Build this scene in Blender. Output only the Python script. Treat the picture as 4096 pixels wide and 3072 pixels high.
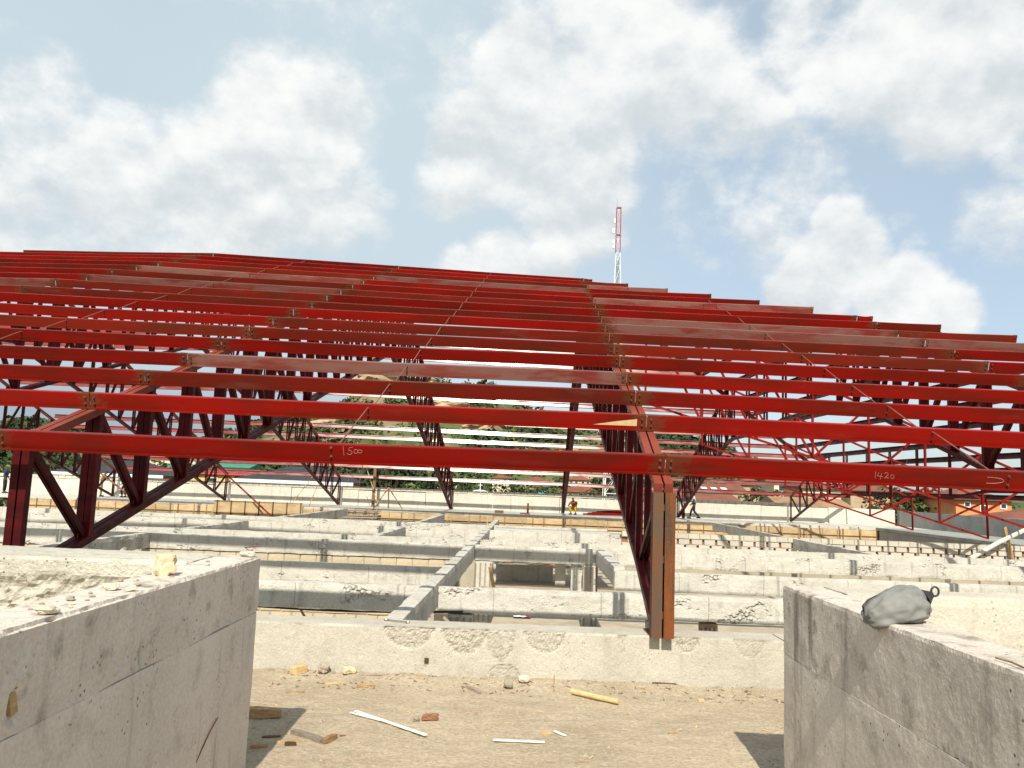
import bpy, bmesh, math, random
from mathutils import Vector, Matrix, noise

# ------------------------------------------------------------------ reset
for o in list(bpy.data.objects):
    bpy.data.objects.remove(o, do_unlink=True)
SC = bpy.context.scene
COL = SC.collection
rnd = random.Random(7)
R = math.radians

# ------------------------------------------------------------------ camera (eye level is z = 0)
cd = bpy.data.cameras.new('camera')
cd.sensor_width = 36.0
cd.lens = 3250.0 / 4096.0 * 36.0
cd.clip_start = 0.05
cd.clip_end = 9000
cam = bpy.data.objects.new('camera', cd)
COL.objects.link(cam)
PIT, ROL = R(6.972), R(2.166)
F = Vector((0, math.cos(PIT), math.sin(PIT)))
U0 = Vector((0, -math.sin(PIT), math.cos(PIT)))
R0 = Vector((1, 0, 0))
RR = R0 * math.cos(ROL) + U0 * math.sin(ROL)
UU = -R0 * math.sin(ROL) + U0 * math.cos(ROL)
cam.matrix_world = Matrix((RR, UU, -F)).transposed().to_4x4()
SC.camera = cam

# ------------------------------------------------------------------ sun
SUN_EL, SUN_AZ = R(43.5), R(2.4)          # light travels mostly +Y, a little +X
sl = bpy.data.lights.new('sun', 'SUN')
sl.energy = 4.6
sl.angle = R(0.6)
sl.color = (1.0, 0.93, 0.80)
sun = bpy.data.objects.new('sun', sl)
COL.objects.link(sun)
LD = Vector((math.sin(SUN_AZ) * math.cos(SUN_EL), math.cos(SUN_AZ) * math.cos(SUN_EL), -math.sin(SUN_EL)))
sun.rotation_euler = LD.to_track_quat('-Z', 'Y').to_euler()
sun.location = (-4, -60, 60)

SC.view_settings.view_transform = 'Standard'
SC.view_settings.look = 'None'
SC.view_settings.gamma = 1.0
SC.view_settings.exposure = 0.45
SC.view_settings.use_curve_mapping = False


# ------------------------------------------------------------------ node helper
class G:
    def __init__(self, nt):
        self.nt = nt

    def add(self, typ, ins=None, **props):
        n = self.nt.nodes.new(typ)
        for k, v in props.items():
            setattr(n, k, v)
        for k, v in (ins or {}).items():
            s = n.inputs[k]
            if isinstance(v, bpy.types.NodeSocket):
                self.nt.links.new(v, s)
            else:
                s.default_value = v
        return n

    def math(self, op, a, b=0.0, c=0.0, clamp=False):
        n = self.add('ShaderNodeMath', {0: a, 1: b, 2: c}, operation=op, use_clamp=clamp)
        return n.outputs[0]

    def vmath(self, op, a, b=(0, 0, 0)):
        n = self.add('ShaderNodeVectorMath', {0: a, 1: b}, operation=op)
        return n.outputs['Value'] if op in ('LENGTH', 'DISTANCE', 'DOT_PRODUCT') else n.outputs[0]

    def noise(self, vec, scale, detail=4, rough=0.55, dist=0.0):
        return self.add('ShaderNodeTexNoise', {'Vector': vec, 'Scale': scale, 'Detail': detail, 'Roughness': rough, 'Distortion': dist}).outputs['Fac']

    def smooth(self, v, a, b, lo=0.0, hi=1.0):
        n = self.add('ShaderNodeMapRange', {'Value': v, 'From Min': a, 'From Max': b, 'To Min': lo, 'To Max': hi}, interpolation_type='SMOOTHSTEP')
        return n.outputs[0]

    def mix(self, f, a, b):
        n = self.add('ShaderNodeMix', {0: f, 6: a, 7: b}, data_type='RGBA')
        return n.outputs[2]

    def mul(self, a, f):   # colour * scalar socket
        n = self.add('ShaderNodeMix', {0: 1.0, 6: a}, data_type='RGBA', blend_type='MULTIPLY')
        self.nt.links.new(f, n.inputs[7])
        return n.outputs[2]


def c4(c):
    return (c[0], c[1], c[2], 1.0)


# ------------------------------------------------------------------ world: Nishita sky with cumulus
W = bpy.data.worlds.new('World')
SC.world = W
W.use_nodes = True
try:
    W.cycles.sampling_method = 'NONE'      # a soft sky without a disc needs no light sampling of its own
except Exception:
    pass
wt = W.node_tree
wt.nodes.clear()
g = G(wt)
out = g.add('ShaderNodeOutputWorld')
bg = g.add('ShaderNodeBackground', {'Strength': 0.1})
wt.links.new(bg.outputs[0], out.inputs[0])
sky = g.add('ShaderNodeTexSky', sky_type='NISHITA', sun_disc=False, sun_elevation=SUN_EL, sun_rotation=R(182.4),
            air_density=1.0, dust_density=1.6, ozone_density=1.2, altitude=200)
tc = g.add('ShaderNodeTexCoord')
D = g.vmath('NORMALIZE', tc.outputs['Generated'])
BL = [(-0.267,0.886,0.380,0.130,1),(-0.336,0.885,0.322,0.130,1),(-0.293,0.859,0.420,0.080,.8),(-0.436,0.846,0.308,0.130,.9),(-0.497,0.798,0.342,0.120,.7),
      (-0.509,0.815,0.278,0.120,.8),(-0.474,0.790,0.389,0.060,.7),(-0.238,0.915,0.326,0.100,.8),(-0.216,0.882,0.419,0.050,.6),
      (-0.001,0.882,0.472,0.070,.9),(0.040,0.910,0.414,0.130,1),(-0.041,0.921,0.387,0.085,1),(0.071,0.938,0.340,0.100,.9),(-0.078,0.933,0.350,0.060,.7),
      (0.166,0.867,0.470,0.130,.75),(0.111,0.853,0.510,0.120,.7),(0.248,0.877,0.412,0.090,.6),(0.409,0.778,0.478,0.130,1),(0.456,0.781,0.426,0.110,1),
      (0.326,0.807,0.492,0.100,.8),(0.359,0.882,0.305,0.040,.9),(0.372,0.890,0.265,0.070,1),(0.343,0.909,0.236,0.060,1),(0.427,0.877,0.221,0.070,1),
      (0.465,0.862,0.204,0.050,.9),(0.315,0.922,0.227,0.040,.8),(-0.020,0.964,0.265,0.060,.9),(0.036,0.964,0.264,0.045,.9),(-0.065,0.963,0.260,0.040,.7),
      (0.244,0.902,0.356,0.050,.55),(0.425,0.859,0.284,0.050,.5),(0.497,0.818,0.289,0.070,.7),(0.503,0.793,0.344,0.040,.6),(-0.36,0.79,0.49,0.22,.40),(-0.10,0.83,0.55,0.2,.30),(0.30,0.90,0.33,0.11,.42),(0.20,0.93,0.30,0.10,.36)]
DW = g.vmath('MULTIPLY', D, (1.0, 1.0, 1.35))
acc = None
sep = g.add('ShaderNodeSeparateXYZ', {0: D})
tot = None
hgt = None
for (x, y, z, r, w) in BL:
    dist = g.vmath('DISTANCE', D, (x, y, z))
    b = g.smooth(dist, r * 1.25, r * 0.25, 0.0, w)
    acc = b if acc is None else g.math('MAXIMUM', acc, b)
    hz_ = g.math('MULTIPLY', b, g.math('MULTIPLY_ADD', sep.outputs[2], 1.0 / r, -z / r))
    tot = b if tot is None else g.math('ADD', tot, b)
    hgt = hz_ if hgt is None else g.math('ADD', hgt, hz_)
vert = g.math('DIVIDE', hgt, g.math('ADD', tot, 0.08))      # above or below the middle of its cloud
n1 = g.noise(DW, 5.5, 8, 0.60, 0.0)
n2 = g.noise(g.vmath('ADD', DW, (0.0, -0.01, 0.035)), 5.5, 6, 0.58, 0.0)
n3 = g.noise(DW, 1.9, 3, 0.5, 0.2)
n4 = g.noise(DW, 16.0, 5, 0.62, 0.0)
# clouds everywhere: low frequency field; the named masses sit on top of it
gen = g.smooth(n3, 0.47, 0.66, 0.0, 0.75)
front = g.smooth(g.vmath('DISTANCE', D, (0.0, 0.93, 0.37)), 0.62, 0.85)   # the masses listed above cover this part of the sky
base = g.math('MAXIMUM', acc, g.math('MULTIPLY', gen, front))
dens = g.math('ADD', base, g.math('MULTIPLY', g.math('SUBTRACT', n1, 0.5), 1.7))
dens = g.math('ADD', dens, g.math('MULTIPLY', g.math('SUBTRACT', n4, 0.5), 0.55))
mask = g.smooth(dens, 0.24, 0.70)
veil = g.math('ADD', g.smooth(sep.outputs[0], 0.34, -0.12, 0.58, 0.88), g.math('MULTIPLY', g.math('SUBTRACT', n3, 0.5), 0.3), 0.0, True)
emb = g.math('SUBTRACT', n1, n2)
lit = g.math('ADD', g.math('MULTIPLY', vert, 0.55), g.math('MULTIPLY', emb, 3.0))
lit = g.math('ADD', lit, g.math('MULTIPLY', g.math('SUBTRACT', n4, 0.5), 0.30))
lit2 = g.smooth(lit, -0.55, 0.50)
ccol = g.mix(lit2, (5.0, 5.35, 5.55, 1), (7.5, 7.5, 7.3, 1))
skyc = g.add('ShaderNodeMix', {0: 1.0, 6: sky.outputs[0], 7: (1.15, 1.15, 1.15, 1)}, data_type='RGBA', blend_type='MULTIPLY').outputs[2]
skyv = g.mix(veil, skyc, (4.6, 5.45, 5.9, 1))
skyf = g.mix(g.math('MULTIPLY', mask, 0.90), skyv, ccol)
# blue-grey rain haze low over the far hills on one side
low = g.math('MULTIPLY', g.smooth(sep.outputs[2], 0.155, 0.05), g.smooth(sep.outputs[0], -0.06, -0.30))
skyf = g.mix(g.math('MULTIPLY', low, 0.75), skyf, (2.45, 3.05, 3.6, 1))
wt.links.new(skyf, bg.inputs['Color'])


# ------------------------------------------------------------------ materials
MATS = {}


def begin(name, rough=0.85, spec=0.3):
    m = bpy.data.materials.new(name)
    m.use_nodes = True
    nt = m.node_tree
    b = nt.nodes['Principled BSDF']
    b.inputs['Roughness'].default_value = rough
    b.inputs['Specular IOR Level'].default_value = spec
    q = G(nt)
    q.pos = q.add('ShaderNodeNewGeometry').outputs['Position']
    q.b = b
    MATS[name] = m
    return m, q


def setc(q, col):
    q.nt.links.new(col, q.b.inputs['Base Color'])


def bump(q, h, strength, dist=0.02):
    n = q.add('ShaderNodeBump', {'Height': h, 'Strength': strength, 'Distance': dist})
    q.nt.links.new(n.outputs[0], q.b.inputs['Normal'])


def concrete(name, a, b, dark, pit=0.5, streak=0.35, bmp=0.5, fine=45.0, blot=0.45, wear=False, boards=False):
    m, q = begin(name, 0.93, 0.15)
    n = q.noise(q.pos, 1.1, 4, 0.62)
    n2 = q.noise(q.pos, 5.0, 5, 0.68)
    col = q.mix(q.smooth(n, 0.32, 0.68), c4(a), c4(b))
    col = q.mix(q.smooth(n2, 0.50, 0.74, 0, blot), col, c4(dark))
    sv = q.vmath('MULTIPLY', q.pos, (5.0, 5.0, 0.55))
    st = q.noise(sv, 1.3, 3, 0.6)
    col = q.mix(q.smooth(st, 0.55, 0.75, 0, streak), col, c4([x * 0.62 for x in dark]))
    vo = q.add('ShaderNodeTexVoronoi', {'Vector': q.pos, 'Scale': 22.0}, feature='F1').outputs['Distance']
    msk = q.smooth(q.noise(q.pos, 3.2, 2, 0.6), 0.5, 0.62)
    pits = q.math('MULTIPLY', q.smooth(vo, 0.22, 0.10), msk)
    col = q.mix(q.math('MULTIPLY', pits, pit), col, c4([x * 0.35 for x in dark]))
    if wear:        # exposed aggregate where the surface has been hammered off
        at = q.add('ShaderNodeAttribute', attribute_name='wear').outputs['Fac']
        ag = q.add('ShaderNodeTexVoronoi', {'Vector': q.pos, 'Scale': 55.0}, feature='F1').outputs['Distance']
        agm = q.smooth(ag, 0.55, 0.25)
        col = q.mix(q.math('MULTIPLY', at, q.math('MULTIPLY', agm, 0.85)), col, c4((0.20, 0.175, 0.14)))
        col = q.mix(q.math('MULTIPLY', at, 0.30), col, c4((0.36, 0.32, 0.25)))
    hc = None
    if boards:      # form joints every sheet, and honeycombed patches
        sp = q.add('ShaderNodeSeparateXYZ', {0: q.pos})
        fr_ = q.math('FRACT', q.math('MULTIPLY', q.math('ADD', sp.outputs[0], q.math('MULTIPLY', sp.outputs[1], 1.37)), 1.0 / 1.83))
        ln = q.smooth(q.math('ABSOLUTE', q.math('SUBTRACT', fr_, 0.5)), 0.008, 0.003)
        col = q.mix(q.math('MULTIPLY', ln, 0.6), col, c4((0.25, 0.23, 0.19)))
        hm = q.smooth(q.noise(q.vmath('MULTIPLY', q.pos, (1.0, 1.0, 1.6)), 1.25, 4, 0.65), 0.56, 0.66)
        hv = q.add('ShaderNodeTexVoronoi', {'Vector': q.pos, 'Scale': 15.0}, feature='F1').outputs['Distance']
        hc = q.math('MULTIPLY', hm, q.smooth(hv, 0.3, 0.75))
        col = q.mix(q.math('MULTIPLY', hc, 0.38), col, c4((0.24, 0.215, 0.17)))
    fn = q.noise(q.pos, fine, 3, 0.7)
    col = q.mul(col, q.smooth(fn, 0.25, 0.75, 0.86, 1.08))
    setc(q, col)
    h = q.math('ADD', q.math('MULTIPLY', n2, 1.2), q.math('MULTIPLY', fn, 0.35))
    if hc is not None: h = q.math('SUBTRACT', h, q.math('MULTIPLY', hc, 1.6))
    bump(q, h, bmp, 0.03)
    return m


concrete('conc_cream', (0.54, 0.50, 0.42), (0.47, 0.435, 0.36), (0.37, 0.335, 0.27), 0.55, 0.18, 0.5)
concrete('conc_parapet', (0.485, 0.455, 0.385), (0.42, 0.39, 0.325), (0.33, 0.30, 0.245), 0.7, 0.25, 0.6, wear=True)
concrete('conc_beam', (0.575, 0.555, 0.495), (0.50, 0.48, 0.42), (0.33, 0.305, 0.25), 0.6, 0.40, 0.9, blot=0.55, boards=True)
concrete('conc_wall', (0.62, 0.555, 0.48), (0.53, 0.47, 0.405), (0.24, 0.205, 0.165), 0.85, 0.75, 0.7, blot=0.75)
concrete('conc_lower', (0.64, 0.575, 0.50), (0.57, 0.51, 0.445), (0.33, 0.285, 0.235), 0.8, 0.45, 0.5, blot=0.5)
concrete('conc_rough', (0.55, 0.52, 0.44), (0.46, 0.43, 0.36), (0.28, 0.25, 0.20), 0.9, 0.2, 1.0)
concrete('conc_far', (0.62, 0.59, 0.51), (0.54, 0.51, 0.44), (0.36, 0.34, 0.285), 0.3, 0.35, 0.3)
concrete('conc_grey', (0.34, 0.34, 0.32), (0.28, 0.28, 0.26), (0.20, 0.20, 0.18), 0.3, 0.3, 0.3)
concrete('mortar', (0.40, 0.36, 0.28), (0.34, 0.30, 0.23), (0.25, 0.21, 0.16), 0.2, 0.2, 0.4)


def block_mat(name, a, b):
    m, q = begin(name, 0.95, 0.1)
    oi = q.add('ShaderNodeObjectInfo').outputs['Random']
    col = q.mix(oi, c4(a), c4(b))
    fn = q.noise(q.pos, 40, 5, 0.7)
    col = q.mul(col, q.smooth(fn, 0.25, 0.75, 0.80, 1.1))
    setc(q, col)
    bump(q, fn, 0.6, 0.02)


block_mat('block', (0.56, 0.46, 0.31), (0.46, 0.40, 0.29))
block_mat('block_pale', (0.58, 0.54, 0.45), (0.48, 0.45, 0.38))

# sandy deck
m, q = begin('deck', 0.95, 0.1)
n = q.noise(q.pos, 0.9, 4, 0.62, 0.3)
n2 = q.noise(q.vmath('MULTIPLY', q.pos, (1.0, 2.2, 1.0)), 3.0, 7, 0.65)
n3_ = q.noise(q.pos, 26, 5, 0.75)
col = q.mix(q.smooth(n, 0.35, 0.65), c4((0.505, 0.415, 0.295)), c4((0.415, 0.338, 0.236)))
col = q.mix(q.smooth(n2, 0.46, 0.72, 0, 0.75), col, c4((0.52, 0.445, 0.332)))
col = q.mul(col, q.smooth(n3_, 0.28, 0.72, 0.72, 1.12))
setc(q, col)
bump(q, q.math('ADD', q.math('MULTIPLY', n2, 1.5), n3_), 0.75, 0.03)


def plain(name, a, b=None, rough=0.8, spec=0.3, scale=8.0, stretch=(1, 1, 1), bmp=0.2, metal=0.0, rand=0.0):
    m, q = begin(name, rough, spec)
    q.b.inputs['Metallic'].default_value = metal
    b = b or [x * 0.8 for x in a]
    n = q.noise(q.vmath('MULTIPLY', q.pos, stretch), scale, 3, 0.65)
    col = q.mix(q.smooth(n, 0.3, 0.7), c4(a), c4(b))
    if rand:
        oi = q.add('ShaderNodeObjectInfo').outputs['Random']
        col = q.mul(col, q.smooth(oi, 0, 1, 1 - rand, 1 + rand))
    setc(q, col)
    if bmp:
        bump(q, n, bmp, 0.02)
    return m


def paint(name, red, brown, fadec, fade, dirt, rough, spec=0.10, ends=False):
    m, q = begin(name, rough, spec)
    oi = q.add('ShaderNodeObjectInfo').outputs['Random']
    off = q.add('ShaderNodeCombineXYZ', {0: q.math('MULTIPLY', oi, 40.0), 1: q.math('MULTIPLY', oi, 17.0), 2: 0.0}).outputs[0]
    p = q.vmath('ADD', q.pos, off)
    ps = q.vmath('MULTIPLY', p, (0.5, 3.0, 3.0))
    n = q.noise(ps, 1.3, 3, 0.6)
    col = q.mix(q.smooth(n, 0.38, 0.66), c4(red), c4(brown))
    n2 = q.noise(q.vmath('MULTIPLY', p, (0.8, 4.0, 4.0)), 1.1, 4, 0.62, 0.4)
    lo = 0.62 - fade * 0.4
    col = q.mix(q.smooth(n2, lo, lo + 0.18, 0, min(1.0, 0.25 + fade)), col, c4(fadec))
    n3 = q.noise(q.vmath('MULTIPLY', p, (2.0, 6.0, 6.0)), 3.0, 4, 0.7)
    col = q.mix(q.smooth(n3, 0.64, 0.74, 0, dirt), col, c4((0.10, 0.035, 0.015)))
    if ends:        # rust bleeding from the bolted ends of each length
        ox = q.add('ShaderNodeSeparateXYZ', {0: q.add('ShaderNodeTexCoord').outputs['Object']}).outputs[0]
        em = q.smooth(q.math('ADD', q.math('ABSOLUTE', ox), q.math('MULTIPLY', q.math('SUBTRACT', n3, 0.5), 0.9)), 3.50, 3.68)
        col = q.mix(q.math('MULTIPLY', em, 0.75), col, c4((0.105, 0.036, 0.016)))
    col = q.mul(col, q.smooth(oi, 0, 1, 0.74, 1.12))
    setc(q, col)
    rr = q.smooth(n2, 0.3, 0.7, rough - 0.06, rough + 0.16)
    q.nt.links.new(rr, q.b.inputs['Roughness'])
    bump(q, q.noise(p, 30, 2, 0.6), 0.08, 0.01)
    return m


paint('paint_red', (0.215, 0.0055, 0.0028), (0.130, 0.0090, 0.0040), (0.19, 0.030, 0.020), 0.10, 0.65, 0.34, ends=True)
paint('paint_brown', (0.165, 0.012, 0.0055), (0.105, 0.016, 0.0075), (0.17, 0.055, 0.038), 0.15, 0.6, 0.38, ends=True)
paint('paint_faded', (0.21, 0.060, 0.047), (0.18, 0.030, 0.022), (0.20, 0.105, 0.085), 0.55, 0.35, 0.45, ends=True)
paint('paint_far', (0.24, 0.035, 0.027), (0.20, 0.032, 0.025), (0.26, 0.09, 0.07), 0.2, 0.15, 0.20, 0.5)
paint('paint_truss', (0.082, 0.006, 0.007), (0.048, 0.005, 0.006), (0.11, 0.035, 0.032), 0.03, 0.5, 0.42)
paint('paint_jack', (0.21, 0.009, 0.006), (0.16, 0.012, 0.008), (0.22, 0.06, 0.045), 0.05, 0.3, 0.42)
paint('paint_chord', (0.22, 0.045, 0.028), (0.18, 0.042, 0.028), (0.42, 0.30, 0.25), 0.10, 0.4, 0.42)

# rusty end posts
m, q = begin('rust', 0.78, 0.2)
sv = q.vmath('MULTIPLY', q.pos, (14, 14, 1.1))
n = q.noise(sv, 1.0, 7, 0.65)
n2 = q.noise(q.pos, 40, 5, 0.7)
col = q.mix(q.smooth(n, 0.36, 0.58), c4((0.070, 0.040, 0.024)), c4((0.175, 0.050, 0.010)))
col = q.mix(q.smooth(n2, 0.5, 0.72, 0, 0.6), col, c4((0.14, 0.10, 0.07)))
setc(q, col)
bump(q, n2, 0.35, 0.01)

plain('rust_grey', (0.085, 0.060, 0.042), (0.130, 0.055, 0.022), 0.75, 0.25, 3.0, (9, 9, 1.2), 0.25)
plain('bolt', (0.20, 0.13, 0.07), (0.10, 0.05, 0.03), 0.5, 0.5, 30, bmp=0.2, metal=0.4)
plain('rod', (0.26, 0.09, 0.06), (0.16, 0.06, 0.04), 0.5, 0.4, 12)
plain('chalk', (0.55, 0.40, 0.32), (0.42, 0.24, 0.19), 0.9, 0.1, 60)
plain('primer', (0.62, 0.49, 0.25), (0.55, 0.42, 0.22), 0.6, 0.3, 14, bmp=0.05)
plain('timber', (0.40, 0.26, 0.13), (0.22, 0.13, 0.07), 0.85, 0.2, 6, (2, 2, 9), 0.5, rand=0.35)
plain('timber_pale', (0.56, 0.40, 0.20), (0.42, 0.28, 0.13), 0.85, 0.2, 6, (2, 2, 9), 0.4, rand=0.25)
plain('timber_dark', (0.13, 0.075, 0.04), (0.08, 0.05, 0.03), 0.85, 0.2, 6, (9, 2, 9), 0.5, rand=0.3)
plain('timber_grey', (0.33, 0.28, 0.22), (0.24, 0.20, 0.16), 0.9, 0.2, 6, (2, 2, 9), 0.4, rand=0.25)
plain('plywood', (0.50, 0.375, 0.215), (0.38, 0.275, 0.155), 0.75, 0.25, 2.0, (1.0, 1, 2.5), 0.1, rand=0.16)
plain('whitewood', (0.80, 0.78, 0.72), (0.68, 0.64, 0.56), 0.8, 0.2, 20, bmp=0.2)
plain('stone', (0.52, 0.45, 0.35), (0.38, 0.33, 0.25), 0.95, 0.1, 9, bmp=0.6, rand=0.35)
plain('stone_yellow', (0.62, 0.52, 0.34), (0.50, 0.41, 0.26), 0.95, 0.1, 14, bmp=0.9)
plain('stone_brown', (0.30, 0.14, 0.08), (0.20, 0.10, 0.06), 0.95, 0.1, 14, bmp=0.6)
plain('bag', (0.215, 0.215, 0.200), (0.155, 0.156, 0.146), 0.7, 0.3, 6, bmp=0.45)
plain('black', (0.018, 0.018, 0.022), (0.03, 0.03, 0.03), 0.5, 0.3, 20, bmp=0.0)
plain('steel', (0.45, 0.43, 0.40), (0.30, 0.28, 0.25), 0.35, 0.5, 20, bmp=0.05, metal=0.8)
plain('lower_floor', (0.44, 0.38, 0.29), (0.33, 0.285, 0.22), 0.95, 0.1, 1.6, bmp=0.3)
plain('white_metal', (0.80, 0.80, 0.78), (0.70, 0.70, 0.68), 0.5, 0.4, 5, bmp=0.0)
plain('red_metal', (0.42, 0.10, 0.11), (0.36, 0.08, 0.09), 0.5, 0.4, 5, bmp=0.0)
plain('dark_steel', (0.06, 0.07, 0.09), (0.04, 0.05, 0.06), 0.5, 0.4, 5, bmp=0.0)
plain('trunk', (0.16, 0.12, 0.085), (0.10, 0.075, 0.05), 0.95, 0.1, 4, bmp=0.5)
plain('pvc', (0.74, 0.70, 0.58), (0.62, 0.56, 0.44), 0.6, 0.3, 6, bmp=0.1)
plain('paper_white', (0.75, 0.75, 0.74), (0.62, 0.64, 0.66), 0.9, 0.1, 22, bmp=0.1)
plain('paper_red', (0.62, 0.12, 0.10), (0.30, 0.12, 0.3), 0.9, 0.1, 12, bmp=0.1)
plain('skin', (0.075, 0.040, 0.025), (0.06, 0.032, 0.02), 0.6, 0.3, 10, bmp=0.0)
for nm, c in dict(cap_green=(0.02, 0.16, 0.09), cloth_white=(0.62, 0.58, 0.52), cloth_brown=(0.24, 0.09, 0.05), cloth_dark=(0.035, 0.025, 0.028),
                  cloth_blue=(0.03, 0.045, 0.12), cloth_yellow=(0.70, 0.42, 0.02), cloth_teal=(0.05, 0.26, 0.27), cloth_pink=(0.55, 0.13, 0.15),
                  cloth_olive=(0.22, 0.17, 0.08), hair=(0.012, 0.010, 0.010)).items():
    plain(nm, c, None, 0.9, 0.15, 14, bmp=0.1)


def roofm(name, a, b, tiles=0.0):
    m, q = begin(name, 0.8, 0.25)
    n = q.noise(q.pos, 0.7, 7, 0.65)
    col = q.mix(q.smooth(n, 0.35, 0.65), c4(a), c4(b))
    wv = q.add('ShaderNodeTexWave', {'Vector': q.pos, 'Scale': 1.1, 'Distortion': 0.4}, bands_direction='X').outputs['Fac']
    setc(q, q.mul(col, q.smooth(wv, 0, 1, 0.88, 1.05)))
    bump(q, wv, 0.4, 0.1)


roofm('roof_rust', (0.25, 0.085, 0.05), (0.17, 0.065, 0.045))
roofm('roof_tan', (0.36, 0.22, 0.13), (0.27, 0.14, 0.08))
roofm('roof_black', (0.035, 0.036, 0.042), (0.05, 0.05, 0.055))
roofm('roof_green', (0.05, 0.24, 0.16), (0.06, 0.20, 0.14))
roofm('roof_red', (0.50, 0.06, 0.06), (0.42, 0.05, 0.05))
for nm, c in dict(wall_orange=(0.62, 0.28, 0.12), wall_yellow=(0.68, 0.50, 0.22), wall_cream=(0.66, 0.58, 0.40), wall_white=(0.74, 0.73, 0.68), wall_blue=(0.10, 0.45, 0.58),
                  wall_tan=(0.45, 0.34, 0.22), fascia=(0.80, 0.80, 0.78)).items():
    plain(nm, c, [x * 0.85 for x in c], 0.9, 0.15, 0.8, bmp=0.05)
plain('glass', (0.03, 0.035, 0.045), (0.05, 0.05, 0.06), 0.15, 0.5, 3, bmp=0.0)


def leafm(name, a, b):
    m, q = begin(name, 0.7, 0.2)
    oi = q.add('ShaderNodeObjectInfo').outputs['Random']
    n = q.noise(q.pos, 0.55, 5, 0.6)
    n2 = q.noise(q.pos, 3.5, 3, 0.6)
    f = q.math('ADD', q.math('MULTIPLY', n, 0.7), q.math('MULTIPLY', n2, 0.3))
    col = q.mix(q.smooth(f, 0.36, 0.64), c4(a), c4(b))
    setc(q, q.mul(col, q.smooth(oi, 0, 1, 0.75, 1.2)))


leafm('leaf_dark', (0.020, 0.036, 0.015), (0.050, 0.075, 0.026))
leafm('leaf_mid', (0.034, 0.060, 0.022), (0.075, 0.105, 0.036))
leafm('leaf_light', (0.055, 0.085, 0.030), (0.110, 0.140, 0.048))

# hillside ground: grass, scrub and bare granite
m, q = begin('hill', 0.95, 0.1)
n = q.noise(q.pos, 0.020, 8, 0.62, 0.4)
n2 = q.noise(q.pos, 0.11, 6, 0.65)
n3_ = q.noise(q.pos, 0.035, 7, 0.6)
col = q.mix(q.smooth(n2, 0.35, 0.65), c4((0.075, 0.095, 0.036)), c4((0.125, 0.135, 0.055)))
col = q.mix(q.smooth(n, 0.50, 0.60), col, c4((0.24, 0.19, 0.12)))
col = q.mix(q.smooth(n3_, 0.56, 0.66), col, c4((0.045, 0.075, 0.020)))
setc(q, col)
bump(q, n2, 0.8, 2.0)


# ------------------------------------------------------------------ mesh building
WL = {}


def wl(o):
    return WL.get(o.name, Vector((0, 0, 0)))


def link(o, parent, world):
    COL.objects.link(o)
    WL[o.name] = Vector(world)
    if parent:
        o.parent = parent
        o.location = Vector(world) - wl(parent)
    else:
        o.location = world


def tag(o, label=None, cat=None, group=None, kind=None):
    if label: o['label'] = label
    if cat: o['category'] = cat
    if group: o['group'] = group
    if kind: o['kind'] = kind
    return o


def thing(name, label, cat, loc, group=None):
    o = bpy.data.objects.new(name, None)
    o.empty_display_size = 0.2
    link(o, None, loc)
    return tag(o, label, cat, group)


def obj(name, verts, faces, mat, parent=None, org=None, smooth=False):
    if org is None:
        if parent is not None:
            org = wl(parent)
        else:
            xs = [v[0] for v in verts]; ys = [v[1] for v in verts]; zs = [v[2] for v in verts]
            org = ((min(xs) + max(xs)) / 2, (min(ys) + max(ys)) / 2, min(zs))
    org = Vector(org)
    me = bpy.data.meshes.new(name)
    me.from_pydata([tuple(Vector(v) - org) for v in verts], [], faces)
    me.materials.append(MATS[mat])
    if smooth:
        me.polygons.foreach_set('use_smooth', [True] * len(me.polygons))
    me.update()
    o = bpy.data.objects.new(name, me)
    link(o, parent, org)
    return o


def inst(name, me, loc, parent=None, rot=None, scale=None):
    o = bpy.data.objects.new(name, me)
    link(o, parent, loc)
    if rot is not None: o.rotation_euler = rot
    if scale is not None: o.scale = scale
    return o


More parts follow.
